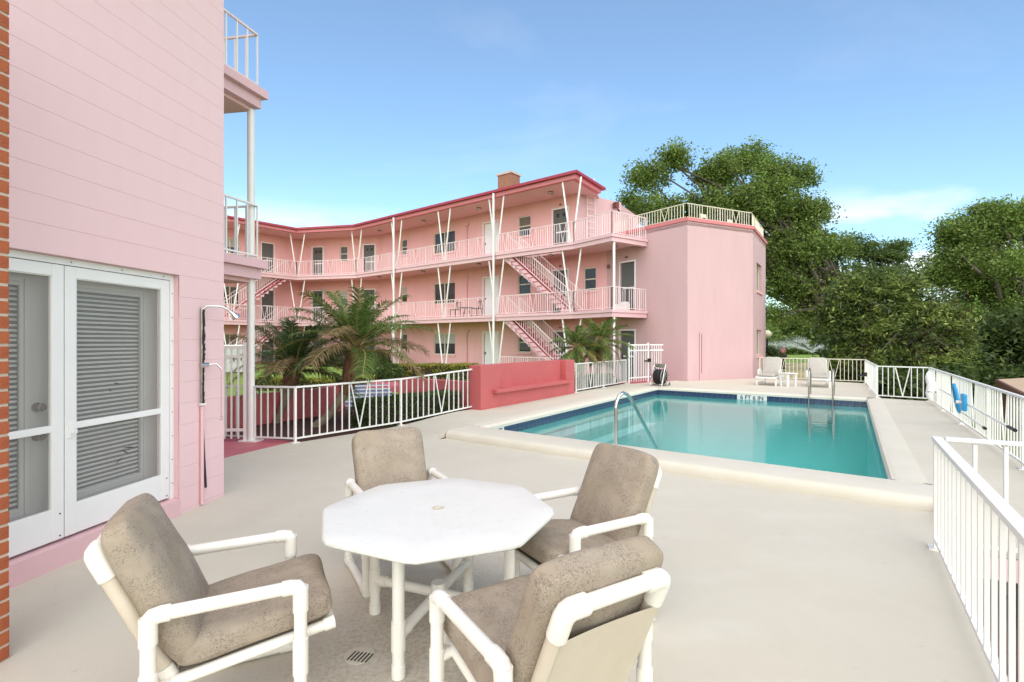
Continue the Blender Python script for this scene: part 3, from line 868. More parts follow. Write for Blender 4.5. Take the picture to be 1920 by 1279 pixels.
# coral coping round the roof terrace
Eo = []
ring = [Wd, T1, T2, T3, T4]
for i in range(len(ring) - 1):
    a, b = ring[i], ring[i + 1]; d = unit(a, b); n = V2(d[1], -d[0])
    a2 = a - d * (0.05 if i else 0); b2 = b + d * (0.05)
    mb = MB(); mb.prism([tuple(a2 + n * 0.06), tuple(b2 + n * 0.06), tuple(b2 - n * 0.2), tuple(a2 - n * 0.2)], 6.11 + 0.003 * i, 6.235 + 0.003 * i); mb.build('parapet_coping', M['eave'], bld)
# third storey end wall beside the terrace, stepped down
e1, e2 = V2(5.35, 24.8), V2(6.79, 27.2)
wall_part(Wend, e1, 5.6, 8.40, [], M['tower'], name='end_wall')
wall_part(e1, e2, 5.6, 8.28, [], M['tower'], name='end_wall')


def galleries(zs, name):
    """floor slab with a projecting lip and a beam below"""
    edge = [P0, P1, P2, P3, P4, P5]

    def inset(k):
        outl = []
        for i, p in enumerate(edge):
            ns = []
            if i > 0: d = unit(edge[i - 1], p); ns.append(V2(-d[1], d[0]))
            if i < len(edge) - 1: d = unit(p, edge[i + 1]); ns.append(V2(-d[1], d[0]))
            if len(ns) == 1: outl.append(p + ns[0] * k)
            else:
                m_ = ns[0] + ns[1]; m_ = m_ / np.linalg.norm(m_); outl.append(p + m_ * k / float(m_ @ ns[0]))
        return outl
    root = None
    for nm, k0, k1, z0, z1, mt in (('slab_lip', 0.0, 0.3, zs - 0.10, zs + 0.005, 'pink_plain'), ('edge_beam', 0.05, 0.26, zs - 0.27, zs - 0.103, 'pink_plain')):
        A, B_ = inset(k0), inset(k1)
        mb = MB()
        for i in range(len(A) - 1):
            mb.prism([tuple(A[i]), tuple(A[i + 1]), tuple(B_[i + 1]), tuple(B_[i])], z0, z1)
        mb.build(nm, M[mt], bld)
    I = inset(0.24)
    mb = MB()
    za, zb = zs - 0.16, zs - 0.002
    dm = unit(P2, P3); Lm = float(np.linalg.norm(P3 - P2))
    o = lambda s, w: tuple(P2 + dm * s + V2(-dm[1], dm[0]) * w)
    mb.prism([tuple(I[1]), tuple(I[2]), tuple(Wc), tuple(Wb)], za, zb)
    mb.prism([tuple(I[2]), o(12.3, 0.24), o(12.3, 2.0), tuple(Wc)], za, zb)
    mb.prism([o(12.3, 1.15), o(14.3, 1.15), o(14.3, 2.0), o(12.3, 2.0)], za, zb)
    mb.prism([o(14.3, 0.24), tuple(I[3]), tuple(Wd), o(14.3, 2.0)], za, zb)
    mb.prism([tuple(I[3]), tuple(I[4]), tuple(I[5]), tuple(Wd)], za, zb)
    dl = unit(P0, P1)
    ol = lambda s, w: tuple(P0 + dl * s + V2(-dl[1], dl[0]) * w)
    mb.prism([ol(0, 0.24), ol(5.6, 0.24), ol(5.6, 2.0), ol(-0.2, 2.0)], za, zb)
    mb.prism([ol(5.6, 1.15), ol(7.8, 1.15), ol(7.8, 2.0), ol(5.6, 2.0)], za, zb)
    mb.prism([ol(7.8, 0.24), tuple(I[1]), tuple(Wb), ol(7.8, 2.0)], za, zb)
    mb.build(name, M['soffit'], bld)
    return inset(0.1)


rail_line = galleries(ZF[1], 'gallery_floor')
galleries(ZF[2], 'gallery_floor')


def rail_run(pts, z, h, sp, parent, m, bar=0.018, post=0.03, vstep=13, name='railing'):
    """far railing: rails and posts in one mesh, balusters (a few pixels apart) joined as its stuff part"""
    mb = MB(); ba = MB()
    for i in range(len(pts) - 1):
        a, b = np.array(pts[i][:2], float), np.array(pts[i + 1][:2], float)
        z0 = pts[i][2] if len(pts[i]) > 2 else z
        z1 = pts[i + 1][2] if len(pts[i + 1]) > 2 else z
        L = float(np.linalg.norm(b - a)); n = max(2, int(L / sp))
        at = lambda t, k: (*(a + (b - a) * t), z0 + (z1 - z0) * t + k)
        mb.beam(at(0, h), at(1, h), 0.04, 0.028); mb.beam(at(0, 0.07), at(1, 0.07), 0.025, 0.022)
        for k in range(n + 1):
            t = k / n; ph = k % vstep
            if k in (0, n) or ph == 0:
                mb.beam(at(t, 0), at(t, h), post, post)
                continue
            if ph in (6, 7) and k + 2 < n and k > 6:
                if ph == 6:
                    tc_ = (k + 0.5) / n
                    ba.beam(at((k - 0.8) / n, h), at(tc_, 0.07), bar, bar); ba.beam(at((k + 1.8) / n, h), at(tc_, 0.07), bar, bar)
                continue
            ba.beam(at(t, 0.07), at(t, h), bar, bar)
    o = mb.build(name, m, parent)
    c = ba.build('balusters', m, o, kind='stuff')
    return o


for z in ZF[1:]:
    rail_run(rail_line[:2], z, 0.88, 0.12, bld, M['rail_pale'])
    rail_run(rail_line[1:3], z, 0.88, 0.12, bld, M['rail_pale'])
    rail_run(rail_line[2:4], z, 0.88, 0.12, bld, M['rail_pale'])
    rail_run(rail_line[3:6], z, 0.88, 0.12, bld, M['rail_pale'])
dm = unit(P2, P3)
rail_run([P2 + dm * 11.5, P2 + dm * 15.3], 0.0, 0.9, 0.12, bld, M['rail_pale'])
# terrace railing
off = 0.1
tr_ = [Wd + (0.3, -0.3), T1 + (0.0, 0.12), T2 + (-0.02, 0.1), T3 + (-0.1, 0.0), T4]
rail_run([(*p, 6.22) for p in tr_], 6.22, 0.58, 0.13, bld, M['cream_rail'], bar=0.02)

# V shaped struts and tall posts
vs_ = [(P0 + unit(P0, P1) * 5.18, unit(P0, P1)), (P1, V2(1, 0)), (P2, unit(V2(-13.4, 31.5), V2(2.49, 20.94)))]
for s in (3.81, 7.63, 11.15, 15.28): vs_.append((P2 + dm * s, dm))
for c0, d in vs_:
    nin = V2(-d[1], d[0]); c = c0 + nin * 0.14
    for z0, z1 in ((-0.1, ZF[1] - 0.26), (ZF[1], ZF[2] - 0.26), (ZF[2], ZR + 0.01)):
        mb = MB()
        for sg in (-1, 1):
            mb.tube([(*(c + d * 0.05 * sg), z0), (*(c + d * 0.46 * sg), z1)], 0.036, 8)
        mb.box((*c, z0 + 0.01), (0.22, 0.1, 0.02), math.atan2(d[1], d[0]))
        mb.build('strut', M['white'], bld, smooth=True)
for s in (3.81, 11.15):
    c = P2 + dm * s - V2(-dm[1], dm[0]) * 0.07
    mb = MB(); mb.tube([(*c, -0.1), (*c, ZR + 0.12)], 0.055, 12); mb.build('column', M['white'], bld, smooth=True)
c = P4 + V2(0.12, 0.22)
for z0, z1 in ((-0.1, ZF[1] - 0.27), (ZF[1], ZF[2] - 0.27)):
    mb = MB(); mb.tube([(*c, z0), (*c, z1)], 0.05, 12); mb.build('column', M['white'], bld, smooth=True)


def stairs(p, d, s_top, s_bot, zt_, zb_, n):
    nin = V2(-d[1], d[0])
    w0, w1 = 0.2, 1.1
    if d @ unit(P0, P1) > 0.99: pass
    run = (s_bot - s_top) / n; rise = (zt_ - zb_) / n
    st = bpy.data.objects.new('staircase', None); COL.objects.link(st); st.parent = bld
    P = lambda s, w, z: (*(p + d * s + nin * w), z)
    for w in (w0, w1):
        mb = MB()
        k = 0.03
        vs = []
        for ww in (w - k, w + k):
            vs += [P(s_top - 0.25, ww, zt_ - 0.22), P(s_top - 0.0, ww, zt_ - 0.02), P(s_bot, ww, zb_ + 0.02), P(s_bot, ww, zb_), P(s_bot - 0.28 * (1 if run > 0 else -1), ww, zb_)]
        mb.add(vs, [(0, 1, 2, 3, 4), (9, 8, 7, 6, 5), (0, 5, 6, 1), (1, 6, 7, 2), (2, 7, 8, 3), (3, 8, 9, 4), (4, 9, 5, 0)])
        mb.build('stringer', M['pink_plain'], st)
    for i in range(n):
        z = zt_ - rise * (i + 1); s0 = s_top + run * i; s1 = s0 + run
        mb = MB()
        a = (w0 - 0.05, w1 + 0.05)
        vs = [P(s, w, zz_) for zz_ in (z - 0.045, z) for s, w in ((s0, a[0]), (s1 + 0.03 * np.sign(run), a[0]), (s1 + 0.03 * np.sign(run), a[1]), (s0, a[1]))]
        fs = [(3, 2, 1, 0), (4, 5, 6, 7), (0, 1, 5, 4), (1, 2, 6, 5), (2, 3, 7, 6), (3, 0, 4, 7)]
        mb.cur = 1; mb.add(vs, fs)
        # notch block on the stringer and the riser board
        mb.cur = 0
        vs = [P(s, w0 + kk, zz_) for kk in (-0.03, 0.03) for s, zz_ in ((s0, z - rise), (s1, z - rise), (s0, z - 0.046))]
        mb.add(vs, [(0, 1, 2), (5, 4, 3), (0, 3, 4, 1), (1, 4, 5, 2), (2, 5, 3, 0)])
        mb.cur = 1
        vs = [P(s0 + kk, w, zz_) for kk in (0.0, 0.02 * np.sign(run)) for w, zz_ in ((a[0] + .04, z), (a[1] - .04, z), (a[1] - .04, z + rise - 0.046), (a[0] + .04, z + rise - 0.046))]
        mb.add(vs, [(0, 1, 2, 3), (7, 6, 5, 4), (0, 4, 5, 1), (2, 6, 7, 3)])
        mb.build('step', [M['pink_plain'], M['coral_floor']], st)
    for w in (w0 - 0.04, w1 + 0.04):
        a, b = p + d * s_top + nin * w, p + d * s_bot + nin * w
        mb = MB()
        at = lambda t, k: (*(a + (b - a) * t), zt_ + (zb_ - zt_) * t + k)
        mb.beam(at(0, 0.9), at(1, 0.9), 0.04, 0.03); mb.beam(at(0, 0.16), at(1, 0.16), 0.03, 0.025)
        nb = n * 2
        for k in range(nb + 1):
            ww_ = 0.03 if k % nb == 0 else 0.018
            mb.beam(at(k / nb, 0.0 if k % nb == 0 else 0.16), at(k / nb, 0.9), ww_, ww_)
        mb.build('banister', M['rail_pale'], st)


for f in (1, 0):
    stairs(P2, dm, 11.75, 15.2, ZF[f + 1] - 0.03, ZF[f] + 0.01, 14)
    stairs(P0, unit(P0, P1), 8.35, 4.7, ZF[f + 1] - 0.03, ZF[f] + 0.01, 14)

# roof: soffit, coral eave beam, dark red fascia, shallow hipped top
R1, R2 = V2(2.62, 20.9), V2(4.05, 23.05)
eave = [P0, P1, P2, R1, R2]


def inset_line(edge, k):
    outl = []
    for i, p in enumerate(edge):
        ns = []
        if i > 0: d = unit(edge[i - 1], p); ns.append(V2(-d[1], d[0]))
        if i < len(edge) - 1: d = unit(p, edge[i + 1]); ns.append(V2(-d[1], d[0]))
        if len(ns) == 1: outl.append(p + ns[0] * k)
        else:
            m_ = ns[0] + ns[1]; m_ = m_ / np.linalg.norm(m_); outl.append(p + m_ * k / float(m_ @ ns[0]))
    return outl


for nm, k0, k1, z0, z1, mt in (('eave_beam', 0.0, 0.22, ZR - 0.02, ZR + 0.16, 'eave'), ('fascia', -0.13, 0.3, ZR + 0.163, ZR + 0.275, 'fascia')):
    A, B_ = inset_line(eave, k0), inset_line(eave, k1)
    if nm == 'fascia': A[-1] = A[-1] + unit(R1, R2) * 0.25; B_[-1] = B_[-1] + unit(R1, R2) * 0.25
    mb = MB()
    for i in range(len(A) - 1): mb.prism([tuple(A[i]), tuple(A[i + 1]), tuple(B_[i + 1]), tuple(B_[i])], z0, z1)
    roofp = mb.build(nm, M[mt], bld)
A = inset_line(eave, 0.2)
mb = MB()
mb.prism([tuple(A[0]), tuple(A[1]), tuple(Wb), tuple(Wa)], ZR, ZR + 0.1)
mb.prism([tuple(A[1]), tuple(A[2]), tuple(Wc), tuple(Wb)], ZR, ZR + 0.1)
mb.prism([tuple(A[2]), tuple(A[3]), tuple(Wend), tuple(Wc)], ZR, ZR + 0.1)
mb.prism([tuple(A[3]), tuple(A[4]), tuple(V2(4.6, 25.6)), tuple(Wend)], ZR, ZR + 0.1)
mb.build('soffit', M['soffit'], bld)
mb = MB()
A = inset_line(eave, 0.0)
zr = ZR + 0.27
ridge = [(-22, 29, zr + 0.55), (-15.5, 37, zr + 0.55), (-7.0, 35.6, zr + 0.55), (2.2, 27.8, zr + 0.5), (3.6, 27.0, zr + 0.3)]
for i in range(4):
    mb.quad((*A[i], zr), (*A[i + 1], zr), ridge[i + 1], ridge[i])
back = [(-26, 31, zr), (-16, 41, zr), (-6, 39.6, zr), (4.6, 30.6, zr), (4.6, 30.6, zr)]
for i in range(3): mb.quad(ridge[i], ridge[i + 1], back[i + 1], back[i])
mb.add([ridge[3], ridge[4], back[3]], [(0, 1, 2)])
rf = mb.build('roof', M['fascia'], bld)
mb = MB(); mb.box((-0.17, 27.0, 9.55), (0.9, 0.76, 1.7), R(-38)); ch = mb.build('chimney', M['chimney'], bld)
mb = MB(); mb.box((-0.17, 27.0, 10.45), (1.0, 0.86, 0.1), R(-38)); mb.build('chimney_cap', M['mortar'], ch)

# lamps, conduits and small fittings on the galleries
for z in (ZR, ZF[2] - 0.16, ZF[1] - 0.16):
    for s in (1.0, 5.0, 9.2, 13.6):
        c = P2 + dm * s + V2(-dm[1], dm[0]) * 1.05
        mb = MB(); mb.lathe((*c, z - 0.11), [(0.05, 0), (0.12, 0.03), (0.13, 0.07), (0.10, 0.108)], 10); mb.build('ceiling_lamp', M['old_chrome'], bld, smooth=True)
    c = V2(4.2, 20.7)
    if z < 6:
        mb = MB(); mb.lathe((*c, z - 0.11), [(0.05, 0), (0.12, 0.03), (0.13, 0.07), (0.10, 0.108)], 10); mb.build('ceiling_lamp', M['old_chrome'], bld, smooth=True)
dmw = unit(Wc, Wd); nw = V2(dmw[1], -dmw[0])
for z in ZF:
    c = Wc + dmw * 7.95 + nw * 0.05
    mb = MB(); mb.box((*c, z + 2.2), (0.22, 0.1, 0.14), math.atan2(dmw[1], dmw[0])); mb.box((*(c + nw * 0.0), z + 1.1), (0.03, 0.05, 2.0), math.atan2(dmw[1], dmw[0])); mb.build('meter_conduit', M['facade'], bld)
# unit number plates above doors
for z in ZF:
    for s in (13.95,):
        c = Wc + dmw * s + nw * 0.012
        mb = MB(); mb.box((*c, z + 2.3), (0.12, 0.02, 0.07), math.atan2(dmw[1], dmw[0])); mb.build('number_plate', M['brass'], bld)
dte = unit(Wd, T1); nte = V2(dte[1], -dte[0])
for z in ZF[:2]:
    c = Wd + dte * 1.1 + nte * 0.012
    mb = MB(); mb.box((*c, z + 2.32), (0.14, 0.02, 0.07), math.atan2(dte[1], dte[0])); mb.build('number_plate', M['brass'], bld)
    c = Wd + dte * 0.15 + nte * 0.06
    mb = MB(); mb.lathe((*c, z + 1.95), [(0.03, 0), (0.06, 0.05), (0.06, 0.13), (0.03, 0.17)], 8); mb.build('wall_lamp', M['brass'], bld, smooth=True)
# roof ladder on the end wall and floodlight
lad = thing('roof_ladder', 'thin pinkish steel ladder fixed to the third storey end wall under the roof', 'ladder', (3.45, 23.5, 5.72))
dl_ = unit(Wend, e1); nl_ = V2(dl_[1], -dl_[0])
for s in (0.55, 1.05):
    c = Wend + dl_ * s + nl_ * 0.12
    pts = [(*c, 5.75), (*c, 9.0), (*(c - nl_ * 0.1), 9.25), (*(c - nl_ * 0.3), 9.25), (*(c - nl_ * 0.4), 9.0)]
    mb = MB(); mb.tube(pts, 0.016, 6); mb.build('rail', M['rail_pale'], lad, smooth=True)
for k in range(11):
    z = 5.98 + 0.29 * k
    mb = MB(); mb.tube([(*(Wend + dl_ * 0.55 + nl_ * 0.12), z), (*(Wend + dl_ * 1.05 + nl_ * 0.12), z)], 0.013, 6); mb.build('rung', M['rail_pale'], lad, smooth=True)
fl = thing('floodlight', 'small dark floodlight on the stepped pink wall beside the roof', 'floodlight', (4.95, 24.4, 8.2))
c = e1 + V2(-0.35, -0.45)
mb = MB(); mb.box((*c, 8.15), (0.2, 0.22, 0.26), 0.6); mb.build('lamp_housing', M['brown_trim'], fl)
mb = MB(); mb.beam((*(c + V2(0.05, 0.15)), 8.1), (*(c + V2(0.25, 0.35)), 7.95), 0.04, 0.04); mb.build('bracket', M['black'], fl)
# conduit and valve on the end block's blank wall
dt = unit(T1, T2); ntw = V2(dt[1], -dt[0])
c = T1 + dt * 0.62 + ntw * 0.03
mb = MB(); mb.tube([(*c, HU), (*c, 1.95)], 0.025, 8); mb.build('wall_pipe', M['pink_plain'], bld, smooth=True)
mb = MB(); mb.box((*(c + dt * 0.04), 1.15), (0.03, 0.02, 1.5), math.atan2(dt[1], dt[0])); mb.build('pipe_strap', M['brown_trim'], bld)

# ------------------------------------------------------------------ near building on the left: block wall, screen doors, balconies
WA = V2(-3.02, 5.31)                       # outer corner of the block wall
WD = V2(-0.135, -0.991); WD = WD / np.linalg.norm(WD)      # along the wall, towards the camera
WN = V2(-WD[1], WD[0])                     # out of the wall, towards +X
if WN[0] < 0: WN = -WN
near = thing('near_building', 'pale pink painted block building with white screen doors at the edge of the deck', 'building', (float(WA[0]), float(WA[1]), 0))


def wp(s, k, z): return (*(WA + WD * s + WN * k), z)


WANG = math.atan2(WD[1], WD[0])
op = (0.595, 2.78, 0.154, 2.234)           # door opening along s, z
# core behind the blocks
mb = MB()


def slab(mb, s0, s1, k0, k1, z0, z1):
    vs = [wp(s, k, z) for z in (z0, z1) for s, k in ((s0, k0), (s1, k0), (s1, k1), (s0, k1))]
    mb.add(vs, [(3, 2, 1, 0), (4, 5, 6, 7), (0, 1, 5, 4), (1, 2, 6, 5), (2, 3, 7, 6), (3, 0, 4, 7)])


slab(mb, 0.004, op[0] - 0.004, -0.2, -0.006, 0, 5.63)
slab(mb, op[0] - 0.004, op[1], -0.2, -0.006, 2.24, 5.63)
slab(mb, op[1], 5.5, -0.2, -0.006, 0, 5.63)
mb.build('wall_core', M['pink'], near)
mb = MB(); slab(mb, 0.0, 5.5, -0.2, 0.0, 5.634, 9.2); mb.build('upper_wall', M['pink'], near)
mb = MB(); slab(mb, op[0] + 0.001, 5.5, -0.35, 0.012, -0.02, 0.152); mb.build('door_step', M['pink_plain'], near)
# end wall and back so that the building is a solid volume
mb = MB()
e = WA + V2(-5.0, 0.68)
mb.quad((*WA, 0), (*WA, 9.2), (*e, 9.2), (*e, 0))
mb.build('end_wall', M['pink'], near)
# blocks, one object each, sharing meshes of equal length
bcache = {}


def block_mesh(L, H):
    key = (round(L, 3), round(H, 3))
    if key not in bcache:
        b = MB(); c = 0.0006; ch = 0.0; g = 0.0003
        x0, x1, z0, z1 = 0.0, L, g, H - g
        fr = [(x0 + ch, 0, z0 + c), (x1 - ch, 0, z0 + c), (x1 - ch, 0, z1 - c), (x0 + ch, 0, z1 - c)]
        bk = [(x0, 0.004, z0), (x1, 0.004, z0), (x1, 0.004, z1), (x0, 0.004, z1)]
        bb = [(x0, 0.012, z0), (x1, 0.012, z0), (x1, 0.012, z1), (x0, 0.012, z1)]
        fs = [(0, 1, 2, 3)]
        for i in range(4):
            j = (i + 1) % 4
            fs.append((i, 4 + i, 4 + j, j)); fs.append((4 + i, 8 + i, 8 + j, 4 + j))
        b.add(fr + bk + bb, fs)
        bcache[key] = b.mesh('block', M['pink'])
    return bcache[key]


mirror = 1.0
nb = 0
rows = [(0.034 + 0.2 * k, 0.2) for k in range(28)]
rows[0] = (0.034, 0.2)
for k, (z, H) in enumerate(rows):
    spans = [(0.0, 3.5)]
    if z < op[3] - 0.01: spans = [(0.0, op[0])]
    for s0, s1 in spans:
        cuts = [s0]
        c = 0.2 if k % 2 else 0.4
        while c < s1 - 0.02:
            if c > s0 + 0.02: cuts.append(c)
            c += 0.4
        cuts.append(s1)
        for a, b in zip(cuts[:-1], cuts[1:]):
            # the mesh runs along -s so that its face normal points out of the wall
            p = wp(b, 0.0 + random.uniform(-0.0001, 0.0001), z)
            o = link('block', block_mesh(b - a, H), near, (p[0] - near.location.x, p[1] - near.location.y, p[2]), (0, 0, WANG + math.pi))
            nb += 1
# wall face runs below the first block course
mb = MB(); slab(mb, 0.0, op[0], -0.05, -0.001, -0.02, 0.033); mb.build('base_course', M['pink'], near)
# reveal of the door opening
mb = MB()
rd = -0.115
mb.quad(wp(op[0], 0, op[2]), wp(op[0], rd, op[2]), wp(op[0], rd, op[3]), wp(op[0], 0, op[3]))
mb.quad(wp(op[0], 0, op[3]), wp(op[0], rd, op[3]), wp(op[1], rd, op[3]), wp(op[1], 0, op[3]))
mb.quad(wp(op[1], 0, op[2]), wp(op[1], 0, op[3]), wp(op[1], rd, op[3]), wp(op[1], rd, op[2]))
mb.build('door_reveal', M['pink_plain'], near)


def bar(mb, s0, s1, z0, z1, k0, k1): slab(mb, s0, s1, k0, k1, z0, z1)


# outer aluminium frame
fs0, fs1, fz1 = op[0] + 0.002, op[1] - 0.002, op[3] - 0.002
mb = MB()
bar(mb, fs0, fs0 + 0.04, op[2], fz1, -0.11, -0.055); bar(mb, fs0 + 0.04, fs1, fz1 - 0.05, fz1, -0.11, -0.055)
bar(mb, fs1 - 0.04, fs1, op[2], fz1 - 0.05, -0.11, -0.055)
mb.build('screen_frame', M['frame_white'], near)
for k in range(9):
    z = 0.3 + 0.22 * k
    mb = MB(); mb.tube([wp(fs0 + 0.02, -0.056, z), wp(fs0 + 0.02, -0.051, z)], 0.005, 6); mb.build('screw', M['old_chrome'], near)
for k in range(5):
    mb = MB(); mb.tube([wp(fs0 + 0.12 + 0.42 * k, -0.056, fz1 - 0.025), wp(fs0 + 0.12 + 0.42 * k, -0.051, fz1 - 0.025)], 0.006, 6); mb.build('screw', M['old_chrome'], near)


def screen_leaf(s0, s1, latch):
    """s0 < s1; white screen door with kick panel"""
    z0, z1 = op[2] + 0.02, fz1 - 0.055
    w = 0.085
    mb = MB()
    k0, k1 = -0.10, -0.062
    bar(mb, s0, s0 + w, z0, z1, k0, k1); bar(mb, s1 - w, s1, z0, z1, k0, k1)
    bar(mb, s0 + w, s1 - w, z1 - w, z1, k0, k1); bar(mb, s0 + w, s1 - w, 0.96, 1.01, k0 + 0.004, k1 - 0.004)
    bar(mb, s0 + w, s1 - w, z0, z0 + 0.23, k0 + 0.002, k1 - 0.003)
    o = mb.build('screen_door', M['frame_white'], near, bevel=0.003)
    mb = MB(); kk = -0.082
    mb.quad(wp(s0 + w, kk, z0 + 0.23), wp(s0 + w, kk, z1 - w), wp(s1 - w, kk, z1 - w), wp(s1 - w, kk, z0 + 0.23))
    mb.build('screen', M['screen'], o)
    mb = MB()
    for (a, b, c, d_) in ((s0 + w, s0 + w + 0.008, z0 + 0.23, z1 - w), (s1 - w - 0.008, s1 - w, z0 + 0.23, z1 - w)):
        bar(mb, a, b, c, d_, -0.08, -0.068)
    bar(mb, s0 + w + .008, s1 - w - .008, z1 - w - 0.008, z1 - w, -0.08, -0.068)
    mb.build('screen_bead', M['grey_door'], o)
    if latch:
        mb = MB(); bar(mb, s1 - 0.055, s1 - 0.02, 0.90, 1.0, -0.062, -0.05); bar(mb, s1 - 0.07, s1 - 0.03, 0.93, 0.96, -0.05, -0.035); mb.build('latch', M['frame_white'], o)
    for zz_ in (0.2, 0.36):
        mb = MB(); mb.tube([wp(s0 + 0.03, -0.063, zz_), wp(s0 + 0.03, -0.058, zz_)], 0.006, 6); mb.build('screw', M['black'], o)
    return o


mid = 1.60
screen_leaf(fs0 + 0.045, mid - 0.004, True)
screen_leaf(mid + 0.004, fs1 - 0.045, False)


def inner_leaf(s0, s1, knob):
    """grey glazed door with a lowered slat blind, behind the screens"""
    z0, z1 = op[2] + 0.01, fz1 - 0.03
    mb = MB(); k0, k1 = -0.245, -0.205
    g0, g1, gz0, gz1 = s0 + 0.17, s1 - 0.17, z0 + 0.26, z1 - 0.17
    bar(mb, s0, g0, z0, z1, k0, k1); bar(mb, g1, s1, z0, z1, k0, k1); bar(mb, g0, g1, z0, gz0, k0, k1); bar(mb, g0, g1, gz1, z1, k0, k1)
    o = mb.build('inner_door', M['grey_door'], near)
    mb = MB()
    for t, q in ((0.0, 0.014), (0.03, 0.008)):
        bar(mb, g0 - 0.035 + t, g0 - 0.01 + t, gz0 - 0.03, gz1 + 0.03, k1, k1 + q); bar(mb, g1 + 0.01 - t, g1 + 0.035 - t, gz0 - 0.03, gz1 + 0.03, k1, k1 + q)
        bar(mb, g0, g1, gz1 + 0.01 - t, gz1 + 0.035 - t, k1, k1 + q - 0.002); bar(mb, g0, g1, gz0 - 0.035 + t, gz0 - 0.01 + t, k1, k1 + q - 0.002)
    mb.build('glazing_bead', M['grey_door'], o)
    n = int((gz1 - gz0) / 0.036)
    sm_ = MB(); w = g1 - g0 - 0.012
    # one slat, tilted, shared by all
    sm_.add([(0, 0.0, -0.0185), (w, 0.0, -0.0185), (w, 0.009, 0.0185), (0, 0.009, 0.0185), (0, 0.002, -0.0185), (w, 0.002, -0.0185), (w, 0.011, 0.0185), (0, 0.011, 0.0185)],
            [(3, 2, 1, 0), (4, 5, 6, 7), (0, 1, 5, 4), (1, 2, 6, 5), (2, 3, 7, 6), (3, 0, 4, 7)])
    me = sm_.mesh('slat', M['slat'])
    for i in range(n):
        z = gz0 + 0.02 + (gz1 - gz0 - 0.02) * i / n
        p = wp(g1 - 0.006, -0.236, z)
        c = link('slat', me, o, (p[0] - near.location.x, p[1] - near.location.y, p[2]), (random.uniform(-0.04, 0.04), random.uniform(-0.004, 0.004), WANG + math.pi))
    mb = MB(); mb.quad(wp(g0, -0.24, gz0), wp(g1, -0.24, gz0), wp(g1, -0.24, gz1), wp(g0, -0.24, gz1)); mb.build('door_glass', M['dark_glass'], o)
    if knob:
        for z in (1.14, 0.93):
            mb = MB(); c = [wp(s0 + 0.075, -0.205 + q, z) for q in (0, 0.012, 0.018, 0.03, 0.04, 0.052, 0.062, 0.066)]
            mb.tube(c, [0.034, 0.034, 0.014, 0.014, 0.026, 0.031, 0.024, 0.008], 14); mb.build('knob', M['brass'], o, smooth=True)


inner_leaf(fs0 + 0.02, mid - 0.005, False)
inner_leaf(mid + 0.005, fs1 - 0.02, True)
# torn holes in the screen of the far leaf
hole = MB()
for s, z, l, a in ((1.16, 1.27, 0.03, 0.2), (1.22, 1.22, 0.02, 0.9), (1.05, 0.72, 0.06, 0.1), (1.08, 0.69, 0.045, 0.5), (1.14, 0.63, 0.05, 2.5), (1.03, 0.36, 0.03, 0.4), (1.30, 1.75, 0.012, 0.3), (1.32, 1.88, 0.012, 0.1)):
    ca, sa = math.cos(a), math.sin(a)
    pts = [(-l, 0), (-l * 0.2, 0.006), (l, 0.003), (l * 0.1, -0.004)]
    hole.add([wp(s + (x * ca - y * sa), -0.0805, z + x * sa + y * ca) for x, y in pts], [(0, 1, 2, 3)])
hole.build('screen_tear', M['black'], near)

# balconies behind the wall corner
for zs, nm in ((2.92, 1), (5.69, 2)):
    c4 = [V2(-4.72, 5.75), V2(-3.98, 8.28), V2(-7.6, 8.9), V2(-8.2, 6.3)]
    mb = MB(); mb.prism([tuple(p) for p in c4], zs - 0.13, zs); o = mb.build('balcony_floor', M['pink_plain'], near)
    cen = sum(c4) / 4
    c5 = [cen + (p - cen) * 0.955 for p in c4]
    mb = MB(); mb.prism([tuple(p) for p in c5], zs - 0.30, zs - 0.132); mb.build('balcony_beam', M['pink_plain'], near)
    mb = MB(); c6 = [cen + (p - cen) * 0.9 for p in c4]; mb.prism([tuple(p) for p in c6], zs - 0.36, zs - 0.30); mb.build('balcony_soffit', M['soffit'], near)
    c7 = [cen + (p - cen) * 0.93 for p in c4]
    pts = [c7[0], c7[1], c7[2]]
    mb = MB(); h = 0.89
    for a, b in zip(pts[:-1], pts[1:]):
        mb.beam((*a, zs + h), (*b, zs + h), 0.04, 0.028); mb.beam((*a, zs + 0.08), (*b, zs + 0.08), 0.03, 0.025)
    rl = mb.build('balcony_rail', M['rail_pale'] if nm == 2 else M['white'], near)
    pm = MB(); pm.box((0, 0, h / 2), (0.02, 0.02, h)); pme = pm.mesh('baluster', M['white'])
    for a, b in zip(pts[:-1], pts[1:]):
        L = float(np.linalg.norm(b - a)); n = int(L / 0.2)
        for k in range(n + 1):
            p = a + (b - a) * k / n
            link('baluster', pme, rl, (p[0] - near.location.x, p[1] - near.location.y, zs), (0, 0, math.atan2(*(b - a)[::-1])))
mb = MB(); mb.tube([(-4.22, 8.19, 0.0), (-4.22, 8.19, 5.36)], 0.056, 18)
mb.build('column', M['white'], near, smooth=True)
mb = MB(); mb.box((-4.22, 8.19, 0.012), (0.30, 0.22, 0.022), -0.15); mb.build('column_base', M['white'], near)

# ------------------------------------------------------------------ brick pier at the picture's edge
pier = thing('brick_pier', 'orange red brick pier with pale mortar joints at the edge of the deck', 'pier', (-2.9, 2.4, 0))
PB = V2(-2.566, 2.585)
pw, pd_ = 0.40, 0.40
mb = MB()


def pp(s, k, z): return (*(PB + WD * s + WN * k), z)


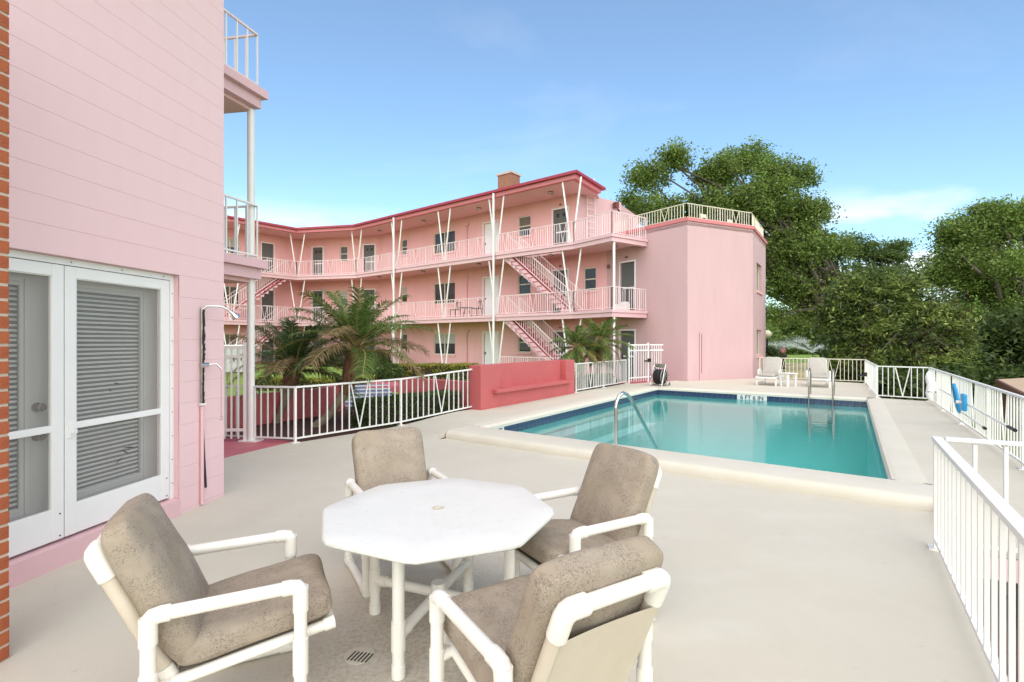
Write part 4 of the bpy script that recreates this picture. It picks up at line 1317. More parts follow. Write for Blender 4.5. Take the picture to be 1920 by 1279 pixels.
vs = [pp(s, k, z) for z in (0, 3.75) for s, k in ((0.003, -0.003), (pd_, -0.003), (pd_, -pw), (0.003, -pw))]
mb.add(vs, [(3, 2, 1, 0), (4, 5, 6, 7), (0, 1, 5, 4), (1, 2, 6, 5), (2, 3, 7, 6), (3, 0, 4, 7)])
mb.build('mortar', M['mortar'], pier)
bm1 = MB(); bm1.box((0.095, 0.048, 0.033), (0.19, 0.096, 0.061)); me_a = bm1.mesh('brick', M['brick'])
bm2 = MB(); bm2.box((0.047, 0.048, 0.033), (0.094, 0.096, 0.061)); me_b = bm2.mesh('brick', M['brick'])
for k in range(48):
    z = 0.005 + 0.0762 * k
    for j in range(2):
        # along the face seen edge-on
        s = j * 0.2 if k % 2 == 0 else j * 0.2 + 0.1
        p = pp(s + 0.19, random.uniform(-0.002, 0.002), z)
        if k % 2 and j == 1: continue
        link('brick', me_a, pier, (p[0] + 2.9, p[1] - 2.4, p[2]), (0, 0, WANG + math.pi))
    if k % 2:
        p = pp(0.094, random.uniform(-0.002, 0.002), z)
        link('brick', me_b, pier, (p[0] + 2.9, p[1] - 2.4, p[2]), (0, 0, WANG + math.pi))
    for j in range(2):
        if j == 1: continue
        p = pp(0.0, -0.102, z)
        link('brick', me_a, pier, (p[0] + 2.9, p[1] - 2.4, p[2]), (0, 0, WANG - math.pi / 2))

# ------------------------------------------------------------------ outdoor shower on the wall
sh = thing('outdoor_shower', 'outdoor shower with chrome head, pull chain and peeling black pipe strip on the pink wall', 'shower', (float(wp(0.33, 0, 0)[0]), float(wp(0.33, 0, 0)[1]), 0))
ss = 0.335
mb = MB(); mb.tube([wp(ss, 0.03, 1.93), wp(ss - 0.02, 0.06, 1.965), wp(ss - 0.10, 0.15, 1.965), wp(ss - 0.14, 0.19, 1.94), wp(ss - 0.165, 0.215, 1.90)], 0.011, 10); mb.build('shower_arm', M['chrome'], sh, smooth=True)
mb = MB(); mb.tube([wp(ss - 0.155, 0.205, 1.915), wp(ss - 0.17, 0.22, 1.90), wp(ss - 0.195, 0.24, 1.86), wp(ss - 0.20, 0.245, 1.85)], [0.014, 0.018, 0.042, 0.04], 16); mb.build('shower_head', M['chrome'], sh, smooth=True)
mb = MB(); mb.tube([wp(ss, 0.022, 0.02), wp(ss, 0.022, 0.98)], 0.016, 10); mb.build('lower_pipe', M['pink_plain'], sh, smooth=True)
mb = MB(); mb.tube([wp(ss, 0.022, 0.98), wp(ss, 0.022, 1.95)], 0.013, 10); mb.build('upper_pipe', M['old_chrome'], sh, smooth=True)
# black strip: ragged outline, thin raised film on the wall
mb = MB(); rr = random.Random(3)
zs_ = np.linspace(1.93, 1.0, 40)
for a, b in zip(zs_[:-1], zs_[1:]):
    w0, w1 = [(0.012 + 0.022 * rr.random()) for _ in (0, 1)]
    if 1.36 < a < 1.42: continue
    wa, wb = (0.03, 0.03) if a > 1.45 else (0.018, 0.018)
    off_ = 0.02 * math.sin(a * 5)
    l0, r0 = ss + 0.012 + rr.random() * 0.012 - off_ * 0, ss - wa * (0.3 + rr.random() * 0.6)
    mb.add([wp(l0, 0.039, a), wp(l0 - 0.002, 0.039, b), wp(r0 + 0.004 * rr.random(), 0.039, b), wp(r0, 0.039, a)], [(0, 3, 2, 1)])
mb.build('peeling_strip', M['black'], sh)
mb = MB()
cz = np.linspace(0.92, 0.16, 14)
pts = [wp(ss - 0.02 - 0.05 * (1 - (z - 0.16) / 0.76) ** 1.2, 0.006, z) for z in cz]
for a, b in zip(pts[:-1], pts[1:]): mb.beam(a, b, 0.024, 0.008, up=(WN[0], WN[1], 0))
mb.build('hanging_strip', M['black'], sh)
mb = MB(); mb.box(wp(ss, 0.03, 1.0), (0.06, 0.03, 0.02), WANG); mb.build('pipe_clip', M['white'], sh)
mb = MB(); mb.tube([wp(ss + 0.02, 0.03, 1.385), wp(ss - 0.05, 0.045, 1.385)], 0.022, 12); mb.tube([wp(ss - 0.05, 0.045, 1.385), wp(ss - 0.10, 0.10, 1.39), wp(ss - 0.125, 0.13, 1.34)], 0.010, 8); mb.build('valve', M['chrome'], sh, smooth=True)
mb = MB(); mb.tube([wp(ss - 0.125, 0.13, 1.34), wp(ss - 0.125, 0.13, 0.86)], 0.003, 6)
tor = [wp(ss - 0.125 + 0.016 * math.cos(t), 0.13, 0.844 + 0.016 * math.sin(t)) for t in np.linspace(0, 2 * math.pi, 13)]
mb.tube(tor, 0.003, 6); mb.build('pull_chain', M['old_chrome'], sh, smooth=True)


# ------------------------------------------------------------------ white railings
def fence(name, label, group, pts, h, n, vees=(), mt='white', barw=0.018, postw=0.036, cat='fence', foot=True, zf=deck_z, toprail=(0.045, 0.03), skip=()):
    pts = [V2(*p) for p in pts]
    base = (float(pts[0][0]), float(pts[0][1]), zf(*pts[0]))
    t = thing(name, label, cat, base, 0, group)
    pm = MB(); pm.box((0, 0, h / 2), (postw, postw, h)); pme = pm.mesh('post', M[mt])
    bmh = h - 0.09
    bm_ = MB(); bm_.box((0, 0, bmh / 2), (barw, barw, bmh)); bme = bm_.mesh('baluster', M[mt])
    ft = MB(); ft.box((0, 0, 0.006), (0.12, 0.10, 0.012)); fme = ft.mesh('foot_plate', M[mt])
    for i in range(len(pts)):
        p = pts[i]
        j = min(i, len(pts) - 2); d = unit(pts[j], pts[j + 1]); ang = math.atan2(d[1], d[0])
        if i in skip: continue
        o = link('post', pme, t, (p[0] - base[0], p[1] - base[1], zf(*p) - base[2]), (0, 0, ang))
        if foot: link('foot_plate', fme, o, (0, 0, 0))
    for i in range(len(pts) - 1):
        a, b = pts[i], pts[i + 1]; d = unit(a, b); ang = math.atan2(d[1], d[0])
        za, zb = zf(*a), zf(*b)
        k = n[i] if isinstance(n, (list, tuple)) else n
        at = lambda u, z: (*(a + (b - a) * u), za + (zb - za) * u + z)
        e_ = d * (toprail[0] / 2 if i in (0, len(pts) - 2) else 0)
        mb = MB(); mb.beam(at(0, h + toprail[1] / 2), at(1, h + toprail[1] / 2), *toprail); mb.build('top_rail', M[mt], t, bevel=0.003)
        mb = MB(); mb.beam(at(0, 0.07), at(1, 0.07), 0.03, 0.025); mb.build('bottom_rail', M[mt], t)
        vv = vees[i] if i < len(vees) and vees[i] is not None else ()
        vv = vv if isinstance(vv, (list, tuple)) else (vv,)
        gone = {q for v in vv for q in (v + 1, v + 2)}
        for q in range(1, k):
            if q in gone: continue
            x, y, z = at(q / k, 0.08)
            link('baluster', bme, t, (x - base[0], y - base[1], z - base[2]), (0, 0, ang))
        for v in vv:
            for e0 in (v + 0.25, v + 2.75):
                mb = MB(); mb.beam(at(e0 / k, h), at((v + 1.5) / k, 0.08), barw, barw); mb.build('brace', M[mt], t)
    return t


fence('deck_fence', 'white metal railing with V braces between the cream deck and the palm bed', 'white railings round the pool deck', [(-4.16, 8.18), F1, tuple((F1 + FE) / 2), tuple(FE)], 0.87, [6, 15, 15], [None, 7, 6])
fence('garden_fence', 'short white railing behind the gate left of the white column', 'white railings round the pool deck', [(-4.3, 8.22), (-6.2, 8.6)], 0.87, [10], [None], foot=False)
fence('far_garden_fence', 'white railing in front of the two small palms past the coral wall', 'white railings round the pool deck', [(1.86, 14.72), (2.95, 16.3), (4.03, 17.9)], 0.82, [15, 15], [6, 6])
fence('back_fence', 'white railing behind the loungers along the lawn', 'white railings round the pool deck', [(9.86, 20.15), (11.2, 19.1), tuple(KA)], 0.82, [13, 14], [4, 5], mt='cream_rail')
sf = fence('side_fence', 'white railing seen almost end on with a black latch by the pool corner', 'white railings round the pool deck', [tuple(KA), (11.1, 15.7), tuple(KB)], 0.82, [16, 16], [6, 6])
mb = MB(); c = KA + (KB - KA) * 0.22; nn = V2(-0.85, 0.52)
mb.box((*(c + nn * 0.05), 0.5), (0.1, 0.12, 0.13), 1.0); mb.box((*(c + nn * 0.17), 0.47), (0.07, 0.2, 0.05), 1.0); mb.build('latch', M['black'], sf)
fence('corner_fence', 'short white railing with one V brace beyond the pool corner', 'white railings round the pool deck', [tuple(KB), tuple(KC)], 0.82, [9], [3])
rf_pts = [KC + (KD - KC) * t for t in (0, 0.26, 0.52, 0.78, 1.0)] + [R2E]
fence('walkway_fence', 'long white railing running along the walkway beside the pool', 'white railings round the pool deck', [tuple(p) for p in rf_pts], 0.82, [15, 15, 15, 13, 20], [6, 6, 6, 5, 8], barw=0.016)
# stair railing, close to the camera
rp = [R0, R0 + RE * 2.45, R0 + RE * 4.9]
fence('stair_railing', 'tall white stair railing running towards the viewer at the stairwell', 'white railings round the pool deck', [tuple(p) for p in rp], 0.845, [16, 16], [None, None], barw=0.021, toprail=(0.062, 0.032), zf=lambda x, y: 0.0)
fence('stair_end_railing', 'white railing closing the end of the stairwell', 'white railings round the pool deck', [tuple(R0 + V2(0.05, -0.02)), tuple(R2E - V2(0.03, -0.015))], 0.845, [6], [None], barw=0.024, zf=lambda x, y: 0.0, skip=(0,))
# sloping stair handrail inside the well
mb = MB(); q0 = R0 + V2(0.62, -0.45)
hr = thing('stair_handrail', 'thin white handrail sloping down inside the stairwell behind the bars', 'handrail', (float(q0[0]), float(q0[1]), -0.5))
mb.beam((*q0, 0.16), (*(q0 + RE * 2.2 + V2(0.25, -0.1)), -0.75), 0.035, 0.035); mb.build('rail', M['white'], hr)
mb = MB(); mb.beam((*q0, 0.16), (*q0, -0.6), 0.03, 0.03); mb.build('post', M['white'], hr)


def gate(name, label, a, b, z0, zt_, zm_, nb_, latch=None, group=None, posts=(True, True), pwid=0.05, zlow=0.19):
    a, b = V2(*a), V2(*b); d = unit(a, b); ang = math.atan2(d[1], d[0])
    t = thing(name, label, 'gate', (float(a[0]), float(a[1]), z0), 0, group)
    L = float(np.linalg.norm(b - a))
    at = lambda u, z: (*(a + (b - a) * u), z)
    for z in (zt_ - 0.02, zm_, z0 + zlow):
        mb = MB(); mb.beam(at(0, z), at(1, z), 0.03, 0.045); mb.build('rail', M['white'], t)
    for u, on in ((0, posts[0]), (1, posts[1])):
        if on:
            mb = MB(); mb.box(at(u, (z0 + zt_ + 0.06) / 2), (pwid, pwid, zt_ + 0.06 - z0), ang); mb.build('post', M['white'], t)
    m_ = MB(); H = zt_ - z0 - 0.05; m_.box((0, 0, H / 2), (0.022, 0.022, H)); me = m_.mesh('baluster', M['white'])
    for k in range(1, nb_):
        x, y, z = at(k / nb_, z0 + 0.05)
        link('baluster', me, t, (x - a[0], y - a[1], z - z0), (0, 0, ang))
    if latch:
        u, z = latch; n_ = V2(d[1], -d[0])
        c = a + (b - a) * u + n_ * 0.06
        mb = MB(); mb.box((*c, z), (0.12, 0.08, 0.12), ang); mb.box((*(c - d * 0.16), z - 0.02), (0.22, 0.05, 0.05), ang); mb.build('latch', M['black'], t)
    return t


gate('garden_gate', 'tall white barred gate between the pink wall and the round white column', (-5.45, 8.02), (-4.3, 8.17), 0.0, 1.54, 1.37, 11)
gate('pool_gate', 'tall white barred gate with a black latch at the corner of the pink end block', (4.12, 17.86), (4.98, 18.55), HU, 1.50, 1.28, 8, (1.0, 0.92))
gate('gate_side_panel', 'narrow white barred panel between the pool gate and the pink wall', (5.06, 18.62), (5.68, 19.05), HU, 1.50, 1.28, 6, None, None, (False, False))


# ------------------------------------------------------------------ coral garden wall with bench ledge, low walls, steps
cw = thing('coral_bench_wall', 'coral red painted garden wall with a recessed panel and a long bench ledge', 'wall', (float(FE[0]) + .15, float(FE[1]), 0))
CA, CB = V2(-0.675, 10.98), V2(1.80, 14.55)
dc = unit(CA, CB); nc = V2(dc[1], -dc[0])            # nc points to the pool
Lc = float(np.linalg.norm(CB - CA))
cp = lambda s, k: tuple(CA + dc * s + nc * k)
zw = 1.085
mb = MB()
# stepped plan: thick ends, recessed middle panel
mb.prism([cp(0, 0), cp(0.72, 0), cp(0.72, -0.34), cp(0, -0.34)], -0.1, zw)
mb.prism([cp(Lc - 0.50, 0), cp(Lc, 0), cp(Lc, -0.34), cp(Lc - 0.50, -0.34)], -0.1, zw)
mb.prism([cp(0.722, -0.18), cp(Lc - 0.502, -0.18), cp(Lc - 0.502, -0.34), cp(0.722, -0.34)], 0.45, zw)
mb.prism([cp(0.721, 0), cp(Lc - 0.501, 0), cp(Lc - 0.501, -0.34), cp(0.721, -0.34)], -0.1, 0.45)
mb.build('wall_body', M['coral'], cw, bevel=0.008)
mb = MB(); mb.prism([cp(0.42, 0.12), cp(Lc - 0.36, 0.12), cp(Lc - 0.36, -0.178), cp(0.724, -0.178), cp(0.724, 0.003), cp(0.42, 0.003)], 0.452, 0.535); mb.build('bench_ledge', M['coral'], cw, bevel=0.006)
mb = MB(); mb.prism([cp(-0.006, 0.01), cp(Lc + 0.004, 0.01), cp(Lc + 0.004, 0.001), cp(-0.006, 0.001)], -0.1, 0.13); mb.build('plinth', M['coral'], cw)

lw = thing('low_garden_wall', 'low coral retaining wall behind the two leaning palms', 'wall', (-5.2, 9.6, 0))
mb = MB(); pts = [(-7.2, 6.9), (-5.32, 9.35), (-4.12, 11.2), (-4.02, 12.2)]
for a, b in zip(pts[:-1], pts[1:]):
    d = unit(V2(*a), V2(*b)); n_ = V2(-d[1], d[0]) * 0.2
    mb.prism([a, b, (b[0] + n_[0], b[1] + n_[1]), (a[0] + n_[0], a[1] + n_[1])], -0.3, 0.575)
mb.build('wall_body', M['coral'], lw)
lw2 = thing('stair_side_wall', 'coral wall running from the blue steps to the bench wall behind the box hedge', 'wall', (-2.6, 12.6, 0))
mb = MB(); pts = [(-2.82, 12.55), (-2.1, 12.2), (-0.78, 11.2)]
for a, b in zip(pts[:-1], pts[1:]):
    d = unit(V2(*a), V2(*b)); n_ = V2(-d[1], d[0]) * 0.2
    mb.prism([a, b, (b[0] + n_[0], b[1] + n_[1]), (a[0] + n_[0], a[1] + n_[1])], -0.3, 0.70)
mb.build('wall_body', M['coral'], lw2)
gs = thing('garden_steps', 'flight of blue grey garden steps with pale edges behind the palm', 'steps', (-3.4, 12.3, 0))
sa, sb = V2(-4.0, 12.15), V2(-2.84, 12.6); dn = V2(-0.36, 0.93)
for k in range(6):
    o_ = dn * (0.34 * k)
    z = 0.065 * (k + 1)
    mb = MB(); q = [sa + o_, sb + o_, sb + o_ + dn * 0.36, sa + o_ + dn * 0.36]
    mb.prism([tuple(p) for p in q], -0.05, z); o = mb.build('step', M['blue_step'], gs)
    mb = MB(); q = [sa + o_ - dn * 0.006, sb + o_ - dn * 0.006, sb + o_ + dn * 0.045, sa + o_ + dn * 0.045]
    mb.prism([tuple(p) for p in q], z - 0.025, z + 0.004); mb.build('nosing', M['nosing'], o)


# ------------------------------------------------------------------ patio table
TC = V2(-0.41, 2.82)
tb = thing('patio_table', 'white octagonal patio table with umbrella hole and pipe legs', 'table', (float(TC[0]), float(TC[1]), 0))


def octagon(r, rot=R(-2)): return [(r * math.cos(rot + math.pi / 4 * k), r * math.sin(rot + math.pi / 4 * k)) for k in range(8)]


def table_top():
    bm = bmesh.new()
    zt0 = 0.652
    prof = [(0.625, zt0), (0.648, zt0 + 0.004), (0.656, zt0 + 0.012), (0.656, zt0 + 0.024), (0.648, zt0 + 0.034), (0.632, zt0 + 0.038)]
    hole = 0.022; N = 64
    rings = []

    def oct_r(a, r):
        k = (a - R(-2)) % (math.pi / 4) - math.pi / 8
        rr_ = r * math.cos(math.pi / 8) / math.cos(k)
        lim = r * 0.985                       # slightly rounded corners
        return min(rr_, lim)
    for r, z in prof:
        rings.append([bm.verts.new((oct_r(2 * math.pi * i / N, r) * math.cos(2 * math.pi * i / N), oct_r(2 * math.pi * i / N, r) * math.sin(2 * math.pi * i / N), z)) for i in range(N)])
    for r in (0.45, 0.2, hole):
        rings.append([bm.verts.new(((oct_r(2 * math.pi * i / N, r) if r > 0.3 else r) * math.cos(2 * math.pi * i / N), (oct_r(2 * math.pi * i / N, r) if r > 0.3 else r) * math.sin(2 * math.pi * i / N), zt0 + 0.038)) for i in range(N)])
    rings.append([bm.verts.new((hole * math.cos(2 * math.pi * i / N), hole * math.sin(2 * math.pi * i / N), zt0)) for i in range(N)])
    for a, b in zip(rings[:-1], rings[1:]):
        for i in range(N):
            bm.faces.new((a[i], a[(i + 1) % N], b[(i + 1) % N], b[i]))
    a, b = rings[-1], rings[0]
    for i in range(N): bm.faces.new((a[i], a[(i + 1) % N], b[(i + 1) % N], b[i]))
    me = bpy.data.meshes.new('table_top'); bm.to_mesh(me); bm.free()
    me.polygons.foreach_set('use_smooth', [True] * len(me.polygons)); me.set_sharp_from_angle(angle=R(35))
    me.materials.append(M['top'])
    return me


M['top'] = mat('white_moulded_plastic', (0.72, 0.71, 0.67), 0.35, (0.65, 0.66, 0.60), 5, 0.5, 0.2, 60, speck=((0.52, 0.50, 0.44), 22, 0.60, 0.22))
link('table_top', table_top(), tb)
mb = MB(); tor = []
for i in range(24):
    pass
mb.lathe((0, 0, 0.6895), [(0.036, 0), (0.036, 0.0025), (0.0225, 0.0025), (0.0225, 0)], 24)
# open ring: drop the lathe end caps
mb.f = [f for f in mb.f if len(f) == 4]; mb.m = [0] * len(mb.f)
mb.build('umbrella_collar', M['sling'], tb, local=True, smooth=True)
mb = MB(); mb.lathe((0, 0, 0.60), [(0.02, 0), (0.02, 0.002)], 16); mb.build('hole_plug', M['black'], tb, local=True)
feet = [V2(-0.817, 3.02), V2(-0.548, 2.443), V2(-0.014, 2.697), V2(-0.283, 3.274)]
cf = sum(feet) / 4
for f in feet:
    p = f - TC
    mb = MB()
    mb.tube([(*p, 0.0), (*p, 0.653)], 0.030, 16)
    mb.tube([(*p, 0.002), (*p, 0.06)], 0.034, 16); mb.tube([(*p, 0.13), (*p, 0.27)], 0.035, 16); mb.tube([(*p, 0.60), (*p, 0.651)], 0.036, 16)
    mb.build('leg', M['pvc'], tb, smooth=True, local=True)
    mb = MB(); c = cf - TC
    mb.tube([(*(p + (c - p) * 0.05), 0.2), (*c, 0.2)], 0.027, 14); mb.tube([(*(p + (c - p) * 0.05), 0.2), (*(p + (c - p) * 0.2), 0.2)], 0.032, 14)
    mb.build('stretcher', M['pvc'], tb, smooth=True, local=True)
mb = MB(); mb.tube([(*(cf - TC), 0.145), (*(cf - TC), 0.26)], 0.040, 16); mb.build('hub', M['pvc'], tb, smooth=True, local=True)


# ------------------------------------------------------------------ pvc armchairs
def pad(name, L, W, T, seed, root, mtx, nu=22, nv=22, crown=0.012):
    """soft boxed cushion: L along u, W along v, thickness T, seams at the edges"""
    rr = np.random.default_rng(seed)
    ph = rr.uniform(0, 6.28, 8)
    vs = []; fs = []
    us = np.sin(np.linspace(-math.pi / 2, math.pi / 2, nu + 1)); vv = np.sin(np.linspace(-math.pi / 2, math.pi / 2, nv + 1))
    for sgn in (1, -1):
        for u in us:
            for v in vv:
                e_ = (max(0.0, 1 - abs(u) ** 7) * max(0.0, 1 - abs(v) ** 7))
                t = T / 2 * (0.30 + 0.70 * e_ ** 0.42)
                wr = 0.003 * math.sin(3.1 * u * 2 + ph[0] + 2 * v) + 0.0025 * math.sin(7 * v + ph[1] + 3 * u) + 0.0015 * math.sin(17 * u + ph[2] - 9 * v)
                t += (wr + crown * (1 - u * u) * (1 - v * v)) * e_
                # rounded plan corners
                x, y = u * L / 2, v * W / 2
                k = 1 - 0.10 * (abs(u) ** 8) * (abs(v) ** 8)
                x *= k * (1 - 0.012 * math.cos(3 * v + ph[3])); y *= k * (1 - 0.012 * math.cos(3 * u + ph[4]))
                vs.append(mtx @ Vector((x, y, sgn * t)))
    n1 = (nu + 1) * (nv + 1); idx = lambda s, i, j: s * n1 + i * (nv + 1) + j
    for i in range(nu):
        for j in range(nv):
            fs.append((idx(0, i, j), idx(0, i + 1, j), idx(0, i + 1, j + 1), idx(0, i, j + 1)))
            fs.append((idx(1, i, j), idx(1, i, j + 1), idx(1, i + 1, j + 1), idx(1, i + 1, j)))
    for i in range(nu):
        fs.append((idx(0, i, 0), idx(1, i, 0), idx(1, i + 1, 0), idx(0, i + 1, 0))); fs.append((idx(0, i, nv), idx(0, i + 1, nv), idx(1, i + 1, nv), idx(1, i, nv)))
    for j in range(nv):
        fs.append((idx(0, 0, j), idx(0, 0, j + 1), idx(1, 0, j + 1), idx(1, 0, j))); fs.append((idx(0, nu, j), idx(1, nu, j), idx(1, nu, j + 1), idx(0, nu, j + 1)))
    mb = MB(); mb.add(vs, fs)
    o = mb.build(name, M['cushion'], root, local=True)
    o.data.polygons.foreach_set('use_smooth', [True] * len(o.data.polygons))
    s_ = o.modifiers.new('soft', 'SUBSURF'); s_.levels = 1; s_.render_levels = 1
    # welted seams round both faces
    for sg in (0.62, -0.62):
        loop = []
        k = 14
        for i in range(k): loop.append((-1 + 2 * i / k, -1))
        for i in range(k): loop.append((1, -1 + 2 * i / k))
        for i in range(k): loop.append((1 - 2 * i / k, 1))
        for i in range(k): loop.append((-1, 1 - 2 * i / k))
        loop.append(loop[0])
        pts = []
        for u, v in loop:
            kk = (1 - 0.10 * (abs(u) ** 8) * (abs(v) ** 8)) * 0.985
            x, y = u * L / 2 * kk * (1 - 0.012 * math.cos(3 * v + ph[3])), v * W / 2 * kk * (1 - 0.012 * math.cos(3 * u + ph[4]))
            pts.append(mtx @ Vector((x, y, sg * T / 2 * 0.62)))
        mb = MB(); mb.tube(pts, 0.0042, 5, cap=False); mb.build('piping', M['cushion'], o, smooth=True, local=True)
    return o


def seam(path, root, r=0.0045):
    mb = MB(); mb.tube(path, r, 6); mb.build('piping', M['cushion'], root, smooth=True, local=True)


def frame_at(o, ex, ez):
    ex = Vector(ex).normalized(); ez = Vector(ez).normalized(); ey = ez.cross(ex)
    m_ = Matrix((ex, ey, ez)).transposed().to_4x4(); m_.translation = Vector(o); return m_


GRP = 'cushioned armchairs round the patio table'


def armchair(label, x, y, fx, fy, seed, lean=0.0):
    t = thing('patio_armchair', label, 'chair', (x, y, 0), math.atan2(fy, fx), GRP)
    r = 0.026
    for sy in (-1, 1):
        Y = 0.31 * sy
        for X, nm in ((-0.26, 'leg'), (0.26, 'leg')):
            mb = MB(); mb.tube([(X, Y, 0.03), (X, Y, 0.60)], r, 14)
            mb.tube([(X, Y, 0.50), (X, Y, 0.60)], r + 0.005, 14); mb.tube([(X, Y, 0.24), (X, Y, 0.39)], r + 0.005, 14); mb.tube([(X, Y, 0.03), (X, Y, 0.085)], r + 0.005, 14)
            mb.build(nm, M['pvc'], t, smooth=True, local=True)
        k = 0.02
        el = lambda x0, s, z0, dz: [(x0, Y, z0 - dz * 0.045), (x0 + s * 0.004, Y, z0 - dz * 0.016), (x0 + s * 0.014, Y, z0 - dz * 0.004), (x0 + s * 0.04, Y, z0)]
        mb = MB()
        mb.tube([(-0.23, Y, 0.605), (0.23, Y, 0.605)], r, 14)
        a = el(-0.26, 1, 0.605, 1); b = el(0.26, -1, 0.605, 1)
        mb.tube(a + [(-0.19, Y, 0.605)], r + 0.005, 14); mb.tube(b + [(0.19, Y, 0.605)], r + 0.005, 14)
        mb.build('armrest', M['pvc'], t, smooth=True, local=True)
        mb = MB(); mb.tube([(-0.26, Y, 0.03), (0.26, Y, 0.03)], r, 14); mb.tube([(-0.285, Y, 0.03), (-0.21, Y, 0.03)], r + 0.005, 14); mb.tube([(0.285, Y, 0.03), (0.21, Y, 0.03)], r + 0.005, 14)
        mb.build('runner', M['pvc'], t, smooth=True, local=True)
    # seat frame: two side rails, front and rear cross rails tied to the legs
    mb = MB(); ys = 0.235
    for s in (-1, 1):
        mb.tube([(-0.22, ys * s, 0.295), (0.40, ys * s, 0.385)], r - 0.003, 12)
        mb.tube([(0.36, ys * s, 0.379), (0.405, ys * s, 0.386)], r + 0.002, 12)
        mb.tube([(-0.05, ys * s, 0.315), (-0.05, ys * s, 0.315 + 0.001), ], r + 0.003, 12)
        mb.tube([(0.26, ys * s, 0.362), (0.26, 0.31 * s, 0.35)], r - 0.003, 12)
        mb.tube([(-0.26, 0.31 * s, 0.30), (-0.205, ys * s, 0.297)], r, 12)
    mb.tube([(0.385, -ys, 0.384), (0.385, ys, 0.384)], r - 0.003, 12); mb.tube([(-0.205, -ys, 0.297), (-0.205, ys, 0.297)], r - 0.003, 12)
    mb.build('seat_frame', M['pvc'], t, smooth=True, local=True)
    mb = MB(); mb.quad((-0.18, -0.21, 0.31), (0.37, -0.21, 0.39), (0.37, 0.21, 0.39), (-0.18, 0.21, 0.31)); mb.build('seat_sling', M['sling'], t, local=True)
    # back frame: two stiles and a top bar with big elbows
    B0, B1 = Vector((-0.19, 0, 0.28)), Vector((-0.435, 0, 0.815))
    yb = 0.205
    mb = MB()
    for s in (-1, 1):
        Yv = Vector((0, yb * s, 0))
        mb.tube([B0 + Yv, B1 + Yv], r, 14)
        d = (B1 - B0).normalized()
        mb.tube([B1 + Yv - d * 0.09, B1 + Yv - d * 0.012, B1 + Yv + d * 0.006 + Vector((0, -0.006 * s, 0)), B1 + Yv + d * 0.014 + Vector((0, -0.02 * s, 0)), B1 + Yv + d * 0.015 + Vector((0, -0.075 * s, 0))], r + 0.008, 16)
        mb.tube([B0 + Yv - d * 0.01, B0 + Yv + d * 0.08], r + 0.005, 14)
    dd_ = (B1 - B0).normalized()
    mb.tube([B1 + dd_ * 0.015 + Vector((0, -yb + 0.03, 0)), B1 + dd_ * 0.015 + Vector((0, yb - 0.03, 0))], r, 14)
    mb.build('back_frame', M['pvc'], t, smooth=True, local=True)
    # sling wraps the stiles, top edge sags
    mb = MB(); d = (B1 - B0); nrm = Vector((d.z, 0, -d.x)).normalized()
    nu, nv = 14, 12; vs = []
    for j in range(nv + 1):
        w = j / nv
        for i in range(nu + 1):
            u = i / nu * 2 - 1
            hgt = 0.14 + (0.86 - 0.035 * (1 - u * u) - 0.14) * w
            p = B0 + d * hgt + Vector((0, u * (yb + 0.004), 0))
            bulge = -(r + 0.004) + 0.018 * (1 - u * u) * (0.4 + 0.6 * w) 
            vs.append(p + nrm * bulge)
    fs = [(j * (nu + 1) + i, j * (nu + 1) + i + 1, (j + 1) * (nu + 1) + i + 1, (j + 1) * (nu + 1) + i) for j in range(nv) for i in range(nu)]
    mb.add(vs, fs)
    for s in (-1, 1):       # sleeve round each stile
        a = B0 + d * 0.14 + Vector((0, yb * s, 0)); b = B0 + d * 0.86 + Vector((0, yb * s, 0))
        mb.tube([a, b], r + 0.0035, 14, cap=False)
    mb.build('back_sling', M['sling'], t, smooth=True, local=True)
    # cushions
    sx = Vector((0.62, 0, 0.09)).normalized(); sn = Vector((-sx.z, 0, sx.x))
    sc_ = Vector((0.115, 0, 0.345)) + sn * 0.088
    sc = pad('seat_cushion', 0.60, 0.535, 0.125, seed, t, frame_at(sc_, sx, sn))
    bx = d.normalized(); bn = nrm
    L = 0.63
    bc = B0 + bx * (0.045 + L / 2) + bn * 0.092
    bx2 = (bx + Vector((lean, 0, 0))).normalized()
    bk = pad('back_cushion', L, 0.535, 0.135, seed + 5, t, frame_at(bc, bx2, Vector((bx2.z, 0, -bx2.x))), crown=0.018)
    return t


armchair('taupe cushioned armchair between the screen doors and the table', -1.25, 2.26, 0.89, 0.455, 11)
armchair('taupe cushioned armchair behind the table facing the viewer', -0.785, 3.60, 0.49, -0.87, 23)
armchair('taupe cushioned armchair between the table and the pool kerb', 0.405, 3.06, -0.87, -0.49, 37)
armchair('taupe cushioned armchair with its cream back sling towards the viewer', 0.10, 1.97, -0.525, 0.85, 41)

# floor drain
dr = thing('floor_drain', 'round slotted floor drain in the worn deck beside the table leg', 'drain', (-0.785, 2.61, 0))
mb = MB(); mb.lathe((-0.785, 2.61, 0.0), [(0.075, 0), (0.075, 0.003), (0.06, 0.005), (0.055, 0.005)], 24); mb.build('rim', M['deck'], dr, smooth=True)
for k in range(6):
    mb = MB(); x = -0.835 + 0.0195 * k; mb.beam((x, 2.60 - 0.035 - .004 * k, 0.0062), (x + 0.022, 2.60 + 0.035 - .004 * k, 0.0062), 0.007, 0.002); mb.build('slot', M['black'], dr)


